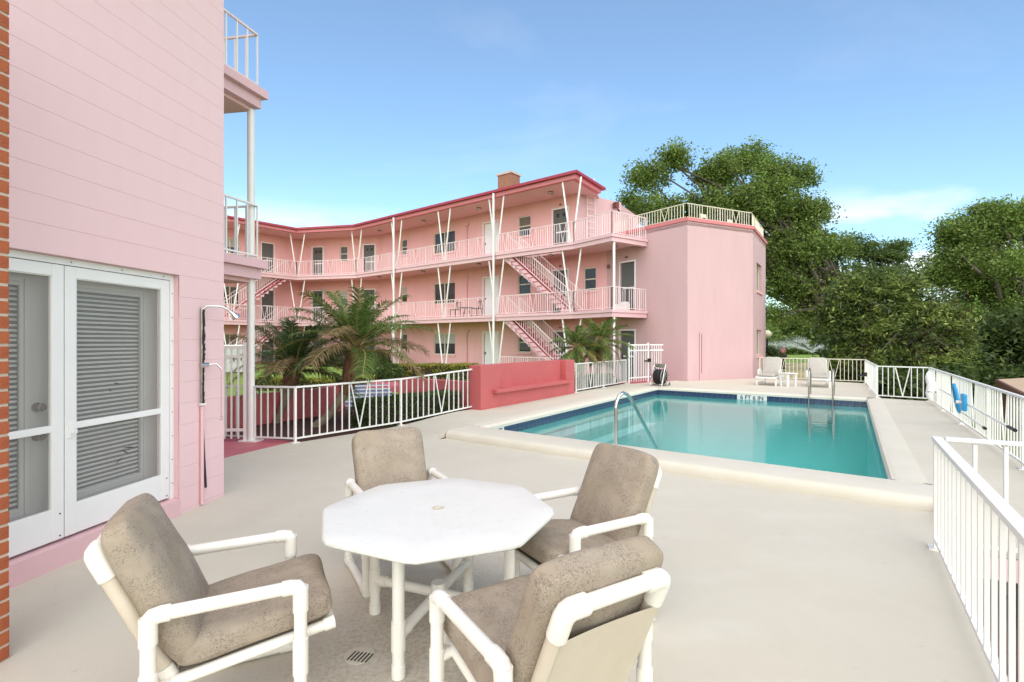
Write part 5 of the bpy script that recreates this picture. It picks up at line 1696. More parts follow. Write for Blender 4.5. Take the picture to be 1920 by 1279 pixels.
# ------------------------------------------------------------------ loungers, side table, hose reel, fence items
def lounger(label, x, y, fx, fy):
    t = thing('pool_lounger', label, 'lounger', (x, y, HU), math.atan2(fy, fx), 'padded loungers by the far side of the pool')
    w = 0.29
    for s in (-1, 1):
        for X in (0.62, -0.62):
            mb = MB(); mb.beam((X, w * s, 0), (X, w * s, 0.27), 0.06, 0.05); mb.build('leg', M['white'], t, local=True, bevel=0.008)
        mb = MB(); mb.beam((-0.70, w * s, 0.27), (0.72, w * s, 0.27), 0.05, 0.06); mb.build('side_rail', M['white'], t, local=True, bevel=0.008)
        mb = MB(); mb.beam((0.60, w * s, 0.06), (-0.62, w * s, 0.06), 0.03, 0.035); mb.build('brace', M['white'], t, local=True)
        mb = MB(); mb.tube([(-0.12, (w + 0.035) * s, 0.30), (-0.10, (w + 0.035) * s, 0.46), (-0.04, (w + 0.035) * s, 0.50), (0.22, (w + 0.035) * s, 0.50), (0.28, (w + 0.035) * s, 0.46), (0.28, (w + 0.035) * s, 0.28)], 0.026, 8); mb.build('armrest', M['white'], t, local=True, smooth=True)
        mb = MB(); mb.beam((-0.15, (w - 0.03) * s, 0.29), (-0.46, (w - 0.03) * s, 0.86), 0.045, 0.04); mb.build('back_stile', M['white'], t, local=True)
    for X in (0.70, -0.68):
        mb = MB(); mb.beam((X, -w, 0.27), (X, w, 0.27), 0.05, 0.06); mb.build('cross_rail', M['white'], t, local=True)
    m0 = M['cushion']; M['cushion'] = M['taupe_pad']
    pad('seat_pad', 0.92, 0.52, 0.085, 3, t, frame_at((0.28, 0, 0.345), (1, 0, 0.0), (0, 0, 1)), 12, 12)
    ax = Vector((-0.31, 0, 0.57)).normalized()
    pad('back_pad', 0.66, 0.52, 0.085, 4, t, frame_at(Vector((-0.315, 0, 0.62)) + Vector((ax.z, 0, -ax.x)) * 0.05, ax, (ax.z, 0, -ax.x)), 12, 12)
    M['cushion'] = m0
    return t


lounger('beige padded lounger turned aside next to the pink end block', 8.95, 17.55, -0.62, -0.78)
lounger('beige padded lounger facing the pool ladder', 10.18, 16.85, -0.48, -0.88)
st = thing('side_table', 'small white slatted side table between the two loungers', 'side table', (9.18, 16.85, HU), 0.3)
for k in range(4):
    mb = MB(); mb.box((0, -0.165 + 0.11 * k, 0.43), (0.44, 0.095, 0.02)); mb.build('slat', M['white'], st, local=True, bevel=0.003)
for sx_ in (-1, 1):
    for sy_ in (-1, 1):
        mb = MB(); mb.box((0.16 * sx_, 0.14 * sy_, 0.21), (0.05, 0.05, 0.42)); mb.build('leg', M['white'], st, local=True)
    mb = MB(); mb.box((0.16 * sx_, 0, 0.385), (0.04, 0.30, 0.05)); mb.build('apron', M['white'], st, local=True)

hrz = thing('hose_reel', 'black hose wound on an aluminium reel cart by the pink wall', 'hose reel', (4.98, 17.05, HU), 0.8)
mb = MB()
for k in range(9):
    y = -0.13 + 0.032 * k
    for q in range(2):
        rr_ = 0.235 - 0.03 * q
        mb.tube([(rr_ * math.cos(t), y, 0.30 + rr_ * math.sin(t)) for t in np.linspace(0, 2 * math.pi, 25)], 0.017, 6, cap=False)
mb.tube([(0, -0.15, 0.30), (0, 0.15, 0.30)], 0.20, 20)
mb.build('hose', M['black'], hrz, local=True, smooth=True)
for y in (-0.165, 0.165):
    mb = MB(); mb.tube([(0.27 * math.cos(t), y, 0.30 + 0.27 * math.sin(t)) for t in np.linspace(0, 2 * math.pi, 29)], 0.012, 6, cap=False)
    for t in np.linspace(0, 2 * math.pi, 7)[:-1]: mb.tube([(0, y, 0.30), (0.27 * math.cos(t), y, 0.30 + 0.27 * math.sin(t))], 0.009, 5)
    mb.build('flange', M['old_chrome'], hrz, local=True, smooth=True)
    mb = MB(); mb.tube([(-0.28, y * 1.25, 0.02), (-0.05, y * 1.25, 0.62), (0.0, y * 1.25, 0.72)], 0.014, 8); mb.tube([(0.30, y * 1.25, 0.02), (0.0, y * 1.25, 0.62)], 0.014, 8); mb.tube([(-0.28, y * 1.25, 0.02), (0.30, y * 1.25, 0.02)], 0.014, 8); mb.build('stand', M['chrome'], hrz, local=True, smooth=True)
mb = MB(); mb.tube([(0.0, -0.2, 0.72), (0.0, 0.2, 0.72)], 0.014, 8); mb.tube([(0.0, -0.2, 0.62), (0.0, 0.2, 0.62)], 0.010, 8); mb.box((0.0, 0.0, 0.67), (0.015, 0.34, 0.09)); mb.build('push_bar', M['chrome'], hrz, local=True)
mb = MB(); mb.tube([(-0.2, -0.1, 0.45), (-0.36, -0.15, 0.50), (-0.46, -0.16, 0.36), (-0.40, -0.15, 0.26)], 0.016, 8); mb.build('hose_end', M['black'], hrz, local=True, smooth=True)
mb = MB(); mb.tube([(0.2, 0.1, 0.6), (0.3, 0.2, 0.35), (0.42, 0.2, 0.2), (0.55, 0.16, 0.19)], 0.016, 8); mb.build('hose_end', M['black'], hrz, local=True, smooth=True)
mb = MB(); mb.tube([(0.27, -0.215, 0.05), (0.27, -0.20, 0.05)], 0.05, 12); mb.tube([(0.27, 0.20, 0.05), (0.27, 0.215, 0.05)], 0.05, 12); mb.build('wheel', M['black'], hrz, local=True)

dF = unit(KC, KD); nF = V2(dF[1], -dF[0])
if nF[0] > 0: nF = -nF
fp = lambda s, k, z: (*(KC + dF * s + nF * k), z)
bag = thing('wrapped_parasol', 'white folded cover tied upright against the walkway railing', 'parasol cover', fp(0.95, 0.1, HU))
mb = MB(); rr = random.Random(5)
pts = [fp(1.25 - 0.30 * u, 0.10 + 0.02 * math.sin(9 * u), HU + 0.12 + 0.66 * u) for u in np.linspace(0, 1, 12)]
mb.tube(pts, [0.03, 0.055, 0.075, 0.09, 0.085, 0.095, 0.085, 0.09, 0.08, 0.07, 0.05, 0.03], 9); mb.build('cover', M['white'], bag, smooth=True)
mb = MB(); mb.tube([fp(1.16, 0.10, HU + 0.30), fp(1.155, 0.10, HU + 0.33)], 0.1, 10); mb.build('strap', M['old_chrome'], bag, smooth=True)
pole = thing('pool_pole', 'long white pool pole resting along the walkway railing', 'pole', fp(2.2, 0.06, 0.55))
mb = MB(); mb.tube([fp(2.2, 0.06, HU + 0.47), fp(7.95, 0.06, HU + 0.44)], 0.015, 8); mb.build('shaft', M['white'], pole, smooth=True)
mb = MB(); mb.tube([fp(7.65, 0.06, HU + 0.4415), fp(7.97, 0.06, HU + 0.44)], 0.021, 8); mb.build('grip', M['black'], pole, smooth=True)
pole2 = thing('pool_brush_pole', 'shorter white pole with a black tip under the blue net', 'pole', fp(4.6, 0.05, 0.4))
mb = MB(); mb.tube([fp(4.6, 0.06, HU + 0.27), fp(6.35, 0.06, HU + 0.24)], 0.013, 8); mb.build('shaft', M['white'], pole2, smooth=True)
mb = MB(); mb.tube([fp(6.32, 0.06, HU + 0.24), fp(6.42, 0.06, HU + 0.239)], 0.022, 8); mb.build('tip', M['black'], pole2, smooth=True)
nt_ = thing('skimmer_net', 'bright blue leaf skimmer net hanging on the walkway railing', 'pool net', fp(4.35, 0.1, 0.5))
ctr = (4.35, HU + 0.48)
loop = [fp(ctr[0] + 0.16 * math.cos(t) - 0.05 * math.sin(t), 0.09 + 0.03 * math.sin(t), ctr[1] + 0.24 * math.sin(t)) for t in np.linspace(0, 2 * math.pi, 25)]
mb = MB(); mb.tube(loop, 0.024, 8, cap=False); mb.build('hoop', M['blue_foam'], nt_, smooth=True)
mb = MB(); mb.add(loop[:-1], [tuple(range(24))]); mb.build('net', M['net'], nt_)
vh = thing('vacuum_head', 'flat bright blue pool vacuum head beside the skimmer net', 'pool vacuum', fp(5.1, 0.1, 0.5))
mb = MB(); mb.prism([fp(4.98, 0.07, 0)[:2], fp(5.22, 0.07, 0)[:2], fp(5.22, 0.13, 0)[:2], fp(4.98, 0.13, 0)[:2]], HU + 0.34, HU + 0.62); mb.build('body', M['blue_foam'], vh, bevel=0.02)
mb = MB(); mb.tube([fp(5.1, 0.13, HU + 0.48), fp(5.1, 0.20, HU + 0.48)], 0.03, 10); mb.build('swivel', M['white'], vh, smooth=True)

# small things on the galleries
gt = thing('gallery_table_set', 'small dark metal table on the second floor gallery behind the rail', 'table', (-2.3, 25.9, ZF[1]))
c = (-2.35, 25.9, ZF[1])
mb = MB(); mb.lathe((c[0], c[1], c[2] + 0.48), [(0.38, 0), (0.40, 0.01), (0.40, 0.03), (0.38, 0.035)], 18); mb.build('table_top', M['black'], gt)
for k in range(3):
    a = 2.1 * k; mb = MB(); mb.tube([(c[0] + 0.1 * math.cos(a), c[1] + 0.1 * math.sin(a), c[2] + 0.48), (c[0] + 0.3 * math.cos(a), c[1] + 0.3 * math.sin(a), c[2])], 0.018, 6); mb.build('leg', M['black'], gt, smooth=True)
for (x, y, lb) in ((-2.95, 26.35, 'dark metal chair on the second floor gallery near the wide window'), (-1.75, 25.35, 'dark metal chair on the second floor gallery near the white door')):
    gc = thing('gallery_chair', lb, 'chair', (x, y, ZF[1]), -0.7, 'dark metal chairs on the second floor gallery')
    mb = MB(); mb.box((0, 0, 0.42), (0.42, 0.42, 0.035)); mb.build('seat', M['black'], gc, local=True)
    mb = MB()
    for k in range(5): mb.beam((-0.18 + 0.09 * k, 0.2, 0.44), (-0.18 + 0.09 * k, 0.26, 0.82), 0.02, 0.02)
    mb.beam((-0.2, 0.26, 0.82), (0.2, 0.26, 0.82), 0.03, 0.03); mb.build('backrest', M['black'], gc, local=True)
    for a in (-1, 1):
        for b in (-1, 1): mb = MB(); mb.beam((0.18 * a, 0.18 * b, 0), (0.18 * a, 0.18 * b, 0.42), 0.025, 0.025); mb.build('leg', M['black'], gc, local=True)
wb = thing('door_planter', 'white trough standing before the grey door on the second floor gallery', 'planter', (4.55, 20.95, ZF[1]), -0.92)
mb = MB(); mb.box((0, 0, 0.16), (0.62, 0.26, 0.32)); mb.build('trough', M['white'], wb, local=True, bevel=0.01)
mb = MB(); mb.box((0.15, 0, 0.36), (0.26, 0.2, 0.10)); mb.build('rim_pot', M['white'], wb, local=True, bevel=0.01)
for i, (x, y, lb) in enumerate(((9.45, 21.55, 'small white folding chair on the roof terrace at the corner of its railing'), (7.95, 20.6, 'small white garden stand on the roof terrace behind the middle of its railing'))):
    rc = thing('terrace_chair', lb, 'chair' if i == 0 else 'stand', (x, y, 6.05), 0.5)
    mb = MB(); mb.box((0, 0, 0.40), (0.34, 0.34, 0.03)); mb.build('seat', M['cream_rail'], rc, local=True)
    mb = MB(); mb.beam((-0.15, 0.16, 0.4), (-0.15, 0.22, 0.78), 0.03, 0.03); mb.beam((0.15, 0.16, 0.4), (0.15, 0.22, 0.78), 0.03, 0.03); mb.box((0, 0.21, 0.7), (0.3, 0.02, 0.14)); mb.build('backrest', M['cream_rail'], rc, local=True)
    for a in (-1, 1):
        for b in (-1, 1): mb = MB(); mb.beam((0.15 * a, 0.15 * b, 0), (0.15 * a, 0.15 * b, 0.4), 0.025, 0.025); mb.build('leg', M['cream_rail'], rc, local=True)
cab = thing('storage_cabinet', 'pale grey slatted storage cabinet on the lawn beyond the garden gate', 'cabinet', (-12.3, 22.6, 0.2), 0.25)
for k in range(7):
    mb = MB(); mb.box((-0.66 + 0.22 * k, 0, 0.62), (0.21, 0.6, 1.15)); mb.build('plank', M['blind'], cab, local=True, bevel=0.006)
mb = MB(); mb.box((0, 0, 1.22), (1.7, 0.72, 0.06)); mb.build('lid', M['white'], cab, local=True)

# low tan roofed shelter past the walkway, lamp post, flower stand
shd = thing('low_shelter', 'low tan roofed shelter with a red brown edge beyond the walkway railing', 'shelter', (14.0, 11.5, -0.6))
mb = MB(); mb.prism([(14.2, 14.8), (20.5, 17.6), (16.5, 6.5), (9.6, 9.1)], 0.46, 0.50); mb.build('roof', M['tan_roof'], shd)
mb = MB(); mb.prism([(14.2, 14.8), (9.6, 9.1), (9.55, 9.14), (14.15, 14.84)], 0.30, 0.497); mb.build('fascia', M['brown_trim'], shd)
for x, y in ((14.0, 14.3), (12.0, 11.7), (10.0, 9.2), (19.8, 17.0), (18.2, 12.0), (16.3, 7.0)):
    mb = MB(); mb.box((x, y, -0.07), (0.14, 0.14, 1.05)); mb.build('post', M['brown_trim'], shd)
lp = thing('globe_lamp', 'cream globe lamp on a dark post beside the pink end block', 'lamp', (13.55, 26.9, -0.6))
mb = MB(); mb.tube([(13.55, 26.9, -0.6), (13.55, 26.9, 1.75)], 0.05, 8); mb.build('post', M['black'], lp, smooth=True)
mb = MB(); mb.lathe((13.55, 26.9, 1.75), [(0.05, 0), (0.10, 0.03), (0.2, 0.12), (0.23, 0.22), (0.2, 0.33), (0.1, 0.42), (0.03, 0.45)], 14); mb.build('globe', M['lamp_globe'], lp, smooth=True)
fw = thing('flower_stand', 'round pink flower ball on a dark stand at the edge of the lawn', 'flower stand', (21.4, 40.0, -0.6))
rr = random.Random(9)
mb = MB()
for k in range(160):
    u = rr.uniform(-1, 1); a = rr.uniform(0, 6.28); q = math.sqrt(1 - u * u); p = Vector((q * math.cos(a), q * math.sin(a), u)); t1 = p.orthogonal().normalized() * 0.07; t2 = p.cross(t1)
    c = Vector((21.4, 40.0, 0.85)) + p * rr.uniform(0.14, 0.25)
    mb.quad(c - t1, c - t2, c + t1, c + t2)
mb.build('blossom', M['flower'], fw)
mb = MB(); mb.lathe((21.4, 40.0, -0.6), [(0.2, 0), (0.2, 0.05), (0.1, 0.2), (0.12, 0.7), (0.28, 1.0), (0.28, 1.15)], 10); mb.build('stand', M['black'], fw)


# ------------------------------------------------------------------ vegetation
def leaf_mesh(name, C, size, aspect, rng, m, up=0.5, jitter=0.55, droop=0.0):
    """one rhombus per leaf at the points C (N,3)"""
    N = len(C)
    n = rng.normal(size=(N, 3)); n[:, 2] = np.abs(n[:, 2]) + up; n /= np.linalg.norm(n, axis=1)[:, None]
    a = rng.normal(size=(N, 3)); a[:, 2] -= droop
    t = a - n * np.sum(a * n, axis=1)[:, None]; t /= np.linalg.norm(t, axis=1)[:, None] + 1e-9
    b = np.cross(n, t)
    L = size * (1 + jitter * rng.uniform(-1, 1, N))[:, None]; Wd_ = L * aspect
    V = np.stack([C - t * L / 2, C + b * Wd_ / 2 + t * L * 0.05, C + t * L / 2, C - b * Wd_ / 2 + t * L * 0.05], axis=1).reshape(-1, 3)
    me = bpy.data.meshes.new(name)
    me.vertices.add(4 * N); me.vertices.foreach_set('co', V.ravel().astype(np.float32))
    me.loops.add(4 * N); me.loops.foreach_set('vertex_index', np.arange(4 * N, dtype=np.int32))
    me.polygons.add(N); me.polygons.foreach_set('loop_start', np.arange(0, 4 * N, 4, dtype=np.int32))
    try: me.polygons.foreach_set('loop_total', np.full(N, 4, dtype=np.int32))
    except Exception: pass
    me.materials.append(m)
    me.update(calc_edges=True); me.validate()
    return me


def clusters(ell, per, sig, rng, shell=0.5, flat=0.6, under=1.0):
    """points in clumps spread over ellipsoids: ell = (x, y, z, rx, ry, rz, clumps)"""
    pts = []; cen = []
    for (x, y, z, rx, ry, rz, k) in ell:
        u = rng.normal(size=(k, 3)); u /= np.linalg.norm(u, axis=1)[:, None]
        u[:, 2] = np.where(u[:, 2] < -0.2, u[:, 2] * under, u[:, 2])
        r = rng.uniform(shell, 1.0, k)[:, None]
        c = np.array([x, y, z]) + u * r * np.array([rx, ry, rz])
        cen.append(c)
        s = sig * rng.uniform(0.55, 1.35, k)
        for cc, ss_ in zip(c, s):
            n = int(per * rng.uniform(0.5, 1.5))
            pts.append(cc + np.clip(rng.normal(size=(n, 3)), -1.5, 1.5) * ss_ * np.array([1, 1, flat]))
    return np.concatenate(pts), np.concatenate(cen)


def at(u, v, Y):
    """the point seen at photograph pixel u, v at distance Y"""
    return ((u - 960) / 950 * Y, Y, 1.62 + (640 - v) / 950 * Y)


def blob(u, v, ru, rv, Y, k, depth=None):
    x, y, z = at(u, v, Y); s = Y / 950
    return (x, y, z, ru * s, (depth if depth else ru * s * 0.9), rv * s, k)


def limbs(mb, base, top, r0, ends, rng, r1=0.05, bend=0.5):
    base, top = Vector(base), Vector(top)
    mid_ = (base + top) / 2 + Vector((rng.uniform(-.2, .2), rng.uniform(-.2, .2), 0))
    mb.tube([base, base + (mid_ - base) * 0.15, mid_, top], [r0 * 1.35, r0 * 1.05, r0 * 0.85, r0 * 0.65], 10)
    for e_ in ends:
        e_ = Vector(e_); t = rng.uniform(0.45, 1.0); s = base.lerp(top, t) if t < 0.9 else top
        m1 = s.lerp(e_, 0.35) + Vector((rng.normal() * bend, rng.normal() * bend, abs(rng.normal()) * bend))
        m2 = s.lerp(e_, 0.7) + Vector((rng.normal() * bend, rng.normal() * bend, abs(rng.normal()) * bend * 0.6))
        rr_ = r0 * rng.uniform(0.28, 0.5)
        mb.tube([s, m1, m2, e_], [rr_, rr_ * 0.7, rr_ * 0.42, r1], 6)


def tree(name, label, base, top, r0, ell, per, sig, leaf, size, mkey, seed, group=None, cat='tree', aspect=0.5, nl=18, extra=None, flat=0.6, up=0.5, shell=0.5, under=1.0, bend=0.5):
    rng = np.random.default_rng(seed)
    t = thing(name, label, cat, base, 0, group)
    P, cen = clusters(ell, per, sig, rng, shell=shell, flat=flat, under=under)
    B = np.array(base)
    mb = MB()
    idx = rng.choice(len(cen), min(nl, len(cen)), replace=False)
    limbs(mb, base, top, r0, [tuple(c) for c in cen[idx]], rng, bend=bend)
    mb.build('trunk', M['bark'], t, smooth=True)
    link('crown', leaf_mesh('crown', P - B, size, aspect, rng, M[mkey], up=up), t)
    if extra:
        for nm, mk, frac, sz, asp, dz, dr in extra:
            q = cen[rng.choice(len(cen), max(1, int(len(cen) * frac)), replace=False)]
            pts = np.concatenate([c + np.clip(rng.normal(size=(60, 3)), -1.5, 1.5) * np.array([0.25, 0.25, 0.55]) * sz / 0.2 + np.array([0, 0, -dz * rng.uniform(0.3, 1)]) for c in q])
            link(nm, leaf_mesh(nm, pts - B, sz, asp, rng, M[mk], up=0.0, droop=dr), t)
    return t


GT = 'trees beyond the pool railing'
Y = 38
ell = [blob(1215, 335, 40, 22, Y, 42), blob(1262, 298, 32, 20, Y, 34), blob(1235, 395, 65, 26, Y, 70), blob(1340, 322, 50, 30, Y, 70), blob(1400, 303, 52, 24, Y + 2, 64), blob(1455, 328, 42, 26, Y, 48),
       blob(1505, 332, 30, 16, Y, 24), blob(1180, 378, 22, 10, Y, 12), blob(1420, 385, 85, 45, Y, 190), blob(1500, 412, 55, 36, Y, 90), blob(1540, 395, 22, 18, Y, 14), blob(1330, 395, 66, 36, Y, 100), blob(1480, 475, 75, 45, Y, 210), blob(1555, 470, 38, 32, Y, 60),
       blob(1490, 535, 62, 30, Y, 110), blob(1560, 540, 45, 40, Y, 70), blob(1460, 588, 46, 10, Y, 26), blob(1530, 590, 30, 12, Y, 20)]
tree('oak_tree', 'big spreading oak tree rising behind the pink end block', at(1600, 720, Y)[:2] + (-0.6,), at(1535, 560, Y), 0.5, ell, 95, 0.46, None, 0.19, 'leaf_oak', 101, GT, nl=110, aspect=0.55,
     extra=[('bright_foliage', 'leaf_bright', 0.22, 0.19, 0.5, -0.25, 0), ('hanging_moss', 'leaf_moss', 0.03, 0.22, 0.10, 1.4, 2)], shell=0.3, bend=0.7, flat=0.8)
Y = 46
ell = [blob(1625, 470, 42, 20, Y, 50), blob(1670, 480, 32, 24, Y, 45), blob(1690, 462, 14, 10, Y, 10), blob(1640, 520, 66, 30, Y, 90), blob(1600, 450, 20, 12, Y, 12)]
tree('dark_oak_tree', 'darker flat topped tree in the gap between the oak and the tall tree', at(1655, 700, Y)[:2] + (-0.6,), at(1655, 530, Y), 0.4, ell, 90, 0.5, None, 0.21, 'leaf_oak_dark', 102, GT, nl=30, shell=0.3, flat=0.5)
Y = 30
ell = [blob(1800, 440, 50, 30, Y, 100), blob(1868, 420, 58, 32, Y, 120), blob(1790, 490, 52, 26, Y, 70), blob(1850, 402, 30, 14, Y, 26), blob(1930, 430, 60, 46, Y, 90), blob(1850, 510, 90, 44, Y, 190), blob(1758, 518, 30, 18, Y, 26), blob(1900, 560, 70, 40, Y, 110), blob(1970, 520, 70, 70, Y, 100), blob(1850, 590, 80, 40, Y, 110)]
tree('tall_tree', 'tall mid green tree at the far end of the walkway railing', at(1890, 700, Y)[:2] + (-0.6,), at(1885, 530, Y), 0.4, ell, 95, 0.36, None, 0.15, 'leaf_oak', 103, GT, nl=60, extra=[('bright_foliage', 'leaf_bright', 0.25, 0.15, 0.5, -0.2, 0)], shell=0.3, flat=0.8, aspect=0.55)
Y = 22
ell = [blob(1600, 545, 48, 34, Y, 90), blob(1670, 540, 58, 28, Y, 100), blob(1560, 590, 24, 38, Y, 44), blob(1620, 610, 58, 44, Y, 120), blob(1700, 590, 68, 42, Y, 140), blob(1760, 610, 52, 40, Y, 100), blob(1785, 650, 38, 32, Y, 60), blob(1640, 670, 68, 36, Y, 90), blob(1730, 670, 70, 36, Y, 110), blob(1575, 670, 36, 28, Y, 26)]
tree('broadleaf_tree', 'yellow green broadleaf tree with brown dead sprays right behind the pool railing', at(1680, 745, Y)[:2] + (-0.6,), at(1670, 600, Y), 0.16, ell, 42, 0.21, None, 0.20, 'leaf_shrub', 104, GT, nl=70, aspect=0.30,
     extra=[('dead_leaves', 'leaf_brown', 0.04, 0.16, 0.25, 0.1, 1), ('hanging_moss', 'leaf_moss', 0.015, 0.16, 0.10, 0.8, 2), ('dark_leaves', 'leaf_dark', 0.25, 0.20, 0.4, 0.15, 0)], up=0.9, bend=0.3, shell=0.35)

rng = np.random.default_rng(55)
# dark understorey behind the trees and along the railing
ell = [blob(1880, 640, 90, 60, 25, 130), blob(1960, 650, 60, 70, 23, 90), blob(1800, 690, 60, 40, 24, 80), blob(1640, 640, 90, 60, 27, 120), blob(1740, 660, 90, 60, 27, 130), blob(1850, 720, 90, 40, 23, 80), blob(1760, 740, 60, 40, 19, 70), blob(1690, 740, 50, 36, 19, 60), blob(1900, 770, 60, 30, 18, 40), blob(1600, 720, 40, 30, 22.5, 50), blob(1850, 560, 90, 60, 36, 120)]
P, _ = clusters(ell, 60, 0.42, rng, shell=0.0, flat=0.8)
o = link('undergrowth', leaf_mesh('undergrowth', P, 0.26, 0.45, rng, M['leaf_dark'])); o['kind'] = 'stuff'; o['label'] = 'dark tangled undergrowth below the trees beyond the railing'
# distant tree line across the lawn
ell = []
for u in range(1425, 1640, 9):
    Yd = 88 + rng.uniform(-8, 10)
    ell.append(blob(u, 622 + rng.uniform(-9, 8), 16, 34, Yd, 26))
for u in range(1420, 1640, 12):
    ell.append(blob(u, 645, 14, 11, 84, 20))
for xx in np.linspace(-70, 46, 44):
    ell.append((xx, 92 + rng.uniform(-8, 8), 1.2, 3.2, 3, 3.2, 12))
for xx in np.linspace(55, 150, 30):
    ell.append((xx, 80 + rng.uniform(-8, 8), 2.2, 4, 3, 4.5, 16))
P, _ = clusters(ell, 42, 0.9, rng, shell=0.1, flat=0.8)
o = link('distant_trees', leaf_mesh('distant_trees', P, 0.55, 0.55, rng, M['leaf_oak'])); o['kind'] = 'stuff'; o['label'] = 'far tree line across the golf lawn'
# shrubs by the end block corner and in the lawn
for i, (u, v, ru, rv, Yq, lb) in enumerate(((1443, 675, 11, 28, 27, 'dark shrub beside the globe lamp at the pink block corner'), (1563, 682, 32, 24, 24, 'glossy dark shrub in front of the sprinkler behind the back railing'))):
    x, y, z = at(u, v, Yq)
    tree('shrub', lb, (x, y, -0.6), (x, y, z - 0.2), 0.06, [blob(u, v, ru, rv, Yq, 45)], 40, 0.22, None, 0.16, 'leaf_dark', 300 + i, 'shrubs on the lawn side', cat='shrub', nl=8, shell=0.1)

# sprinkler spray over the lawn: drops flung in two arcs
sp = thing('lawn_sprinkler', 'lawn sprinkler throwing a white plume of spray on the far green', 'sprinkler', at(1520, 668, 60)[:2] + (-0.6,))
b0 = np.array(at(1524, 662, 60))
mb = MB(); mb.tube([(b0[0], b0[1], -0.6), (b0[0], b0[1], b0[2] + 0.05)], 0.05, 8); mb.build('riser', M['black'], sp, smooth=True)
pts = []
for k in range(15000):
    w = rng.random()
    if w < 0.55: far, hgt = -5.6, 1.5
    elif w < 0.8: far, hgt = -2.6, 2.3
    else: far, hgt = 1.6, 1.2
    t = rng.random() ** 0.8
    sprd = 0.04 + 0.55 * t
    pts.append(b0 + np.array([far * t, rng.normal() * sprd * 2, hgt * 4 * t * (1 - t * 0.78) * 0.5 + rng.normal() * sprd * 0.6]))
pts = np.array(pts); pts = pts[pts[:, 2] > -0.5]
link('spray', leaf_mesh('spray', pts - np.array(sp.location), 0.034, 0.8, rng, M['droplet']), sp)['kind'] = 'stuff'


# ------------------------------------------------------------------ hedges
def hedge(label, a, b, w, z0, h, seed, mk='leaf_hedge', leaf=0.045, dens=1500, group='clipped hedges in the garden'):
    rng = np.random.default_rng(seed)
    a, b = V2(*a), V2(*b); d = unit(a, b); n = V2(-d[1], d[0]); L = float(np.linalg.norm(b - a))
    t = thing('hedge', label, 'hedge', (float(a[0]), float(a[1]), z0), 0, group)
    mb = MB(); q = [a + n * 0.05 + d * .05, b + n * 0.05 - d * .05, b + n * (w - 0.05) - d * .05, a + n * (w - 0.05) + d * .05]
    mb.prism([tuple(p) for p in q], z0, z0 + h - 0.05); mb.build('dark_core', M['dark_void'], t)  # solid dark block filling the hedge behind its leaves
    area = [('f', L * h), ('k', L * h), ('t', L * w), ('e', w * h), ('g', w * h)]
    P = []
    for nm, ar in area:
        k = int(ar * dens)
        u, v = rng.random(k), rng.random(k)
        if nm == 'f': s, c, z = u * L, np.zeros(k), v * h
        elif nm == 'k': s, c, z = u * L, np.full(k, w), v * h
        elif nm == 't': s, c, z = u * L, v * w, np.full(k, h)
        elif nm == 'e': s, c, z = np.zeros(k), u * w, v * h
        else: s, c, z = np.full(k, L), u * w, v * h
        lump = 0.03 * np.sin(s * 7 + seed) * np.cos(z * 9 + c * 8)
        s = s + rng.normal(size=k) * 0.025; c = c + rng.normal(size=k) * 0.03 + lump; z = z + rng.normal(size=k) * 0.02 + lump * 0.6
        xy = a[None, :] + s[:, None] * d[None, :] + c[:, None] * n[None, :]
        P.append(np.column_stack([xy, z0 + z]))
    P = np.concatenate(P)
    link('foliage', leaf_mesh('foliage', P - np.array(t.location), leaf, 0.55, rng, M[mk], up=0.3), t)
    return t


dS = unit(F1, FE); nS = V2(-dS[1], dS[0])
g = lambda t, k: tuple(F1 + dS * t + nS * k)
hedge('clipped box hedge close behind the deck railing', g(1.55, 0.28), g(3.95, 0.28), 0.55, -0.02, 0.50, 1, dens=2200)
hedge('yellow topped clipped hedge beyond the big palm', (-4.05, 17.4), (-2.05, 17.2), 0.7, 0.2, 0.60, 2, 'leaf_hedge_gold', 0.07, 700)
hedge('short clipped hedge at the end of the coral bench wall', (-1.95, 17.0), (-1.2, 16.9), 0.6, 0.2, 0.62, 3, 'leaf_hedge_gold', 0.07, 700)
hedge('golden hedge low behind the dark palm', (-7.6, 14.5), (-5.2, 14.1), 0.6, 0.2, 0.32, 4, 'leaf_hedge_gold', 0.07, 700)
hedge('dark hedge along the foot of the building left of the palms', (-13.2, 28.4), (-6.8, 27.2), 0.8, 0.15, 0.95, 5, 'leaf_dark', 0.11, 320)
hedge('green border plants behind the small railing by the palms', (2.1, 16.3), (3.7, 18.6), 0.45, -0.02, 0.42, 6, 'leaf_hedge', 0.06, 900)
hedge('golden hedge beyond the steps', (-5.0, 15.2), (-4.3, 15.1), 0.5, 0.2, 0.36, 7, 'leaf_hedge_gold', 0.07, 700)
for i, (x, y, r, z, lb) in enumerate(((-3.85, 16.0, 0.42, 0.55, 'round dark clipped bush left of the yellow hedge'), (-4.9, 16.6, 0.5, 0.5, 'round dark clipped bush under the big palm fronds'))):
    rng_ = np.random.default_rng(400 + i)
    t = thing('round_bush', lb, 'bush', (x, y, 0.2), 0, 'clipped round bushes')
    u = rng_.normal(size=(4200, 3)); u /= np.linalg.norm(u, axis=1)[:, None]
    P = u * (r * rng_.uniform(0.85, 1.03, 4200))[:, None] * np.array([1, 1, 0.85]) + np.array([0, 0, z - 0.2])
    mb = MB(); mb.tube([(0, 0, 0), (0, 0, 0.4)], 0.04, 6); mb.build('stem', M['bark'], t, local=True)
    link('foliage', leaf_mesh('foliage', P, 0.07, 0.55, rng_, M['leaf_hedge']), t)


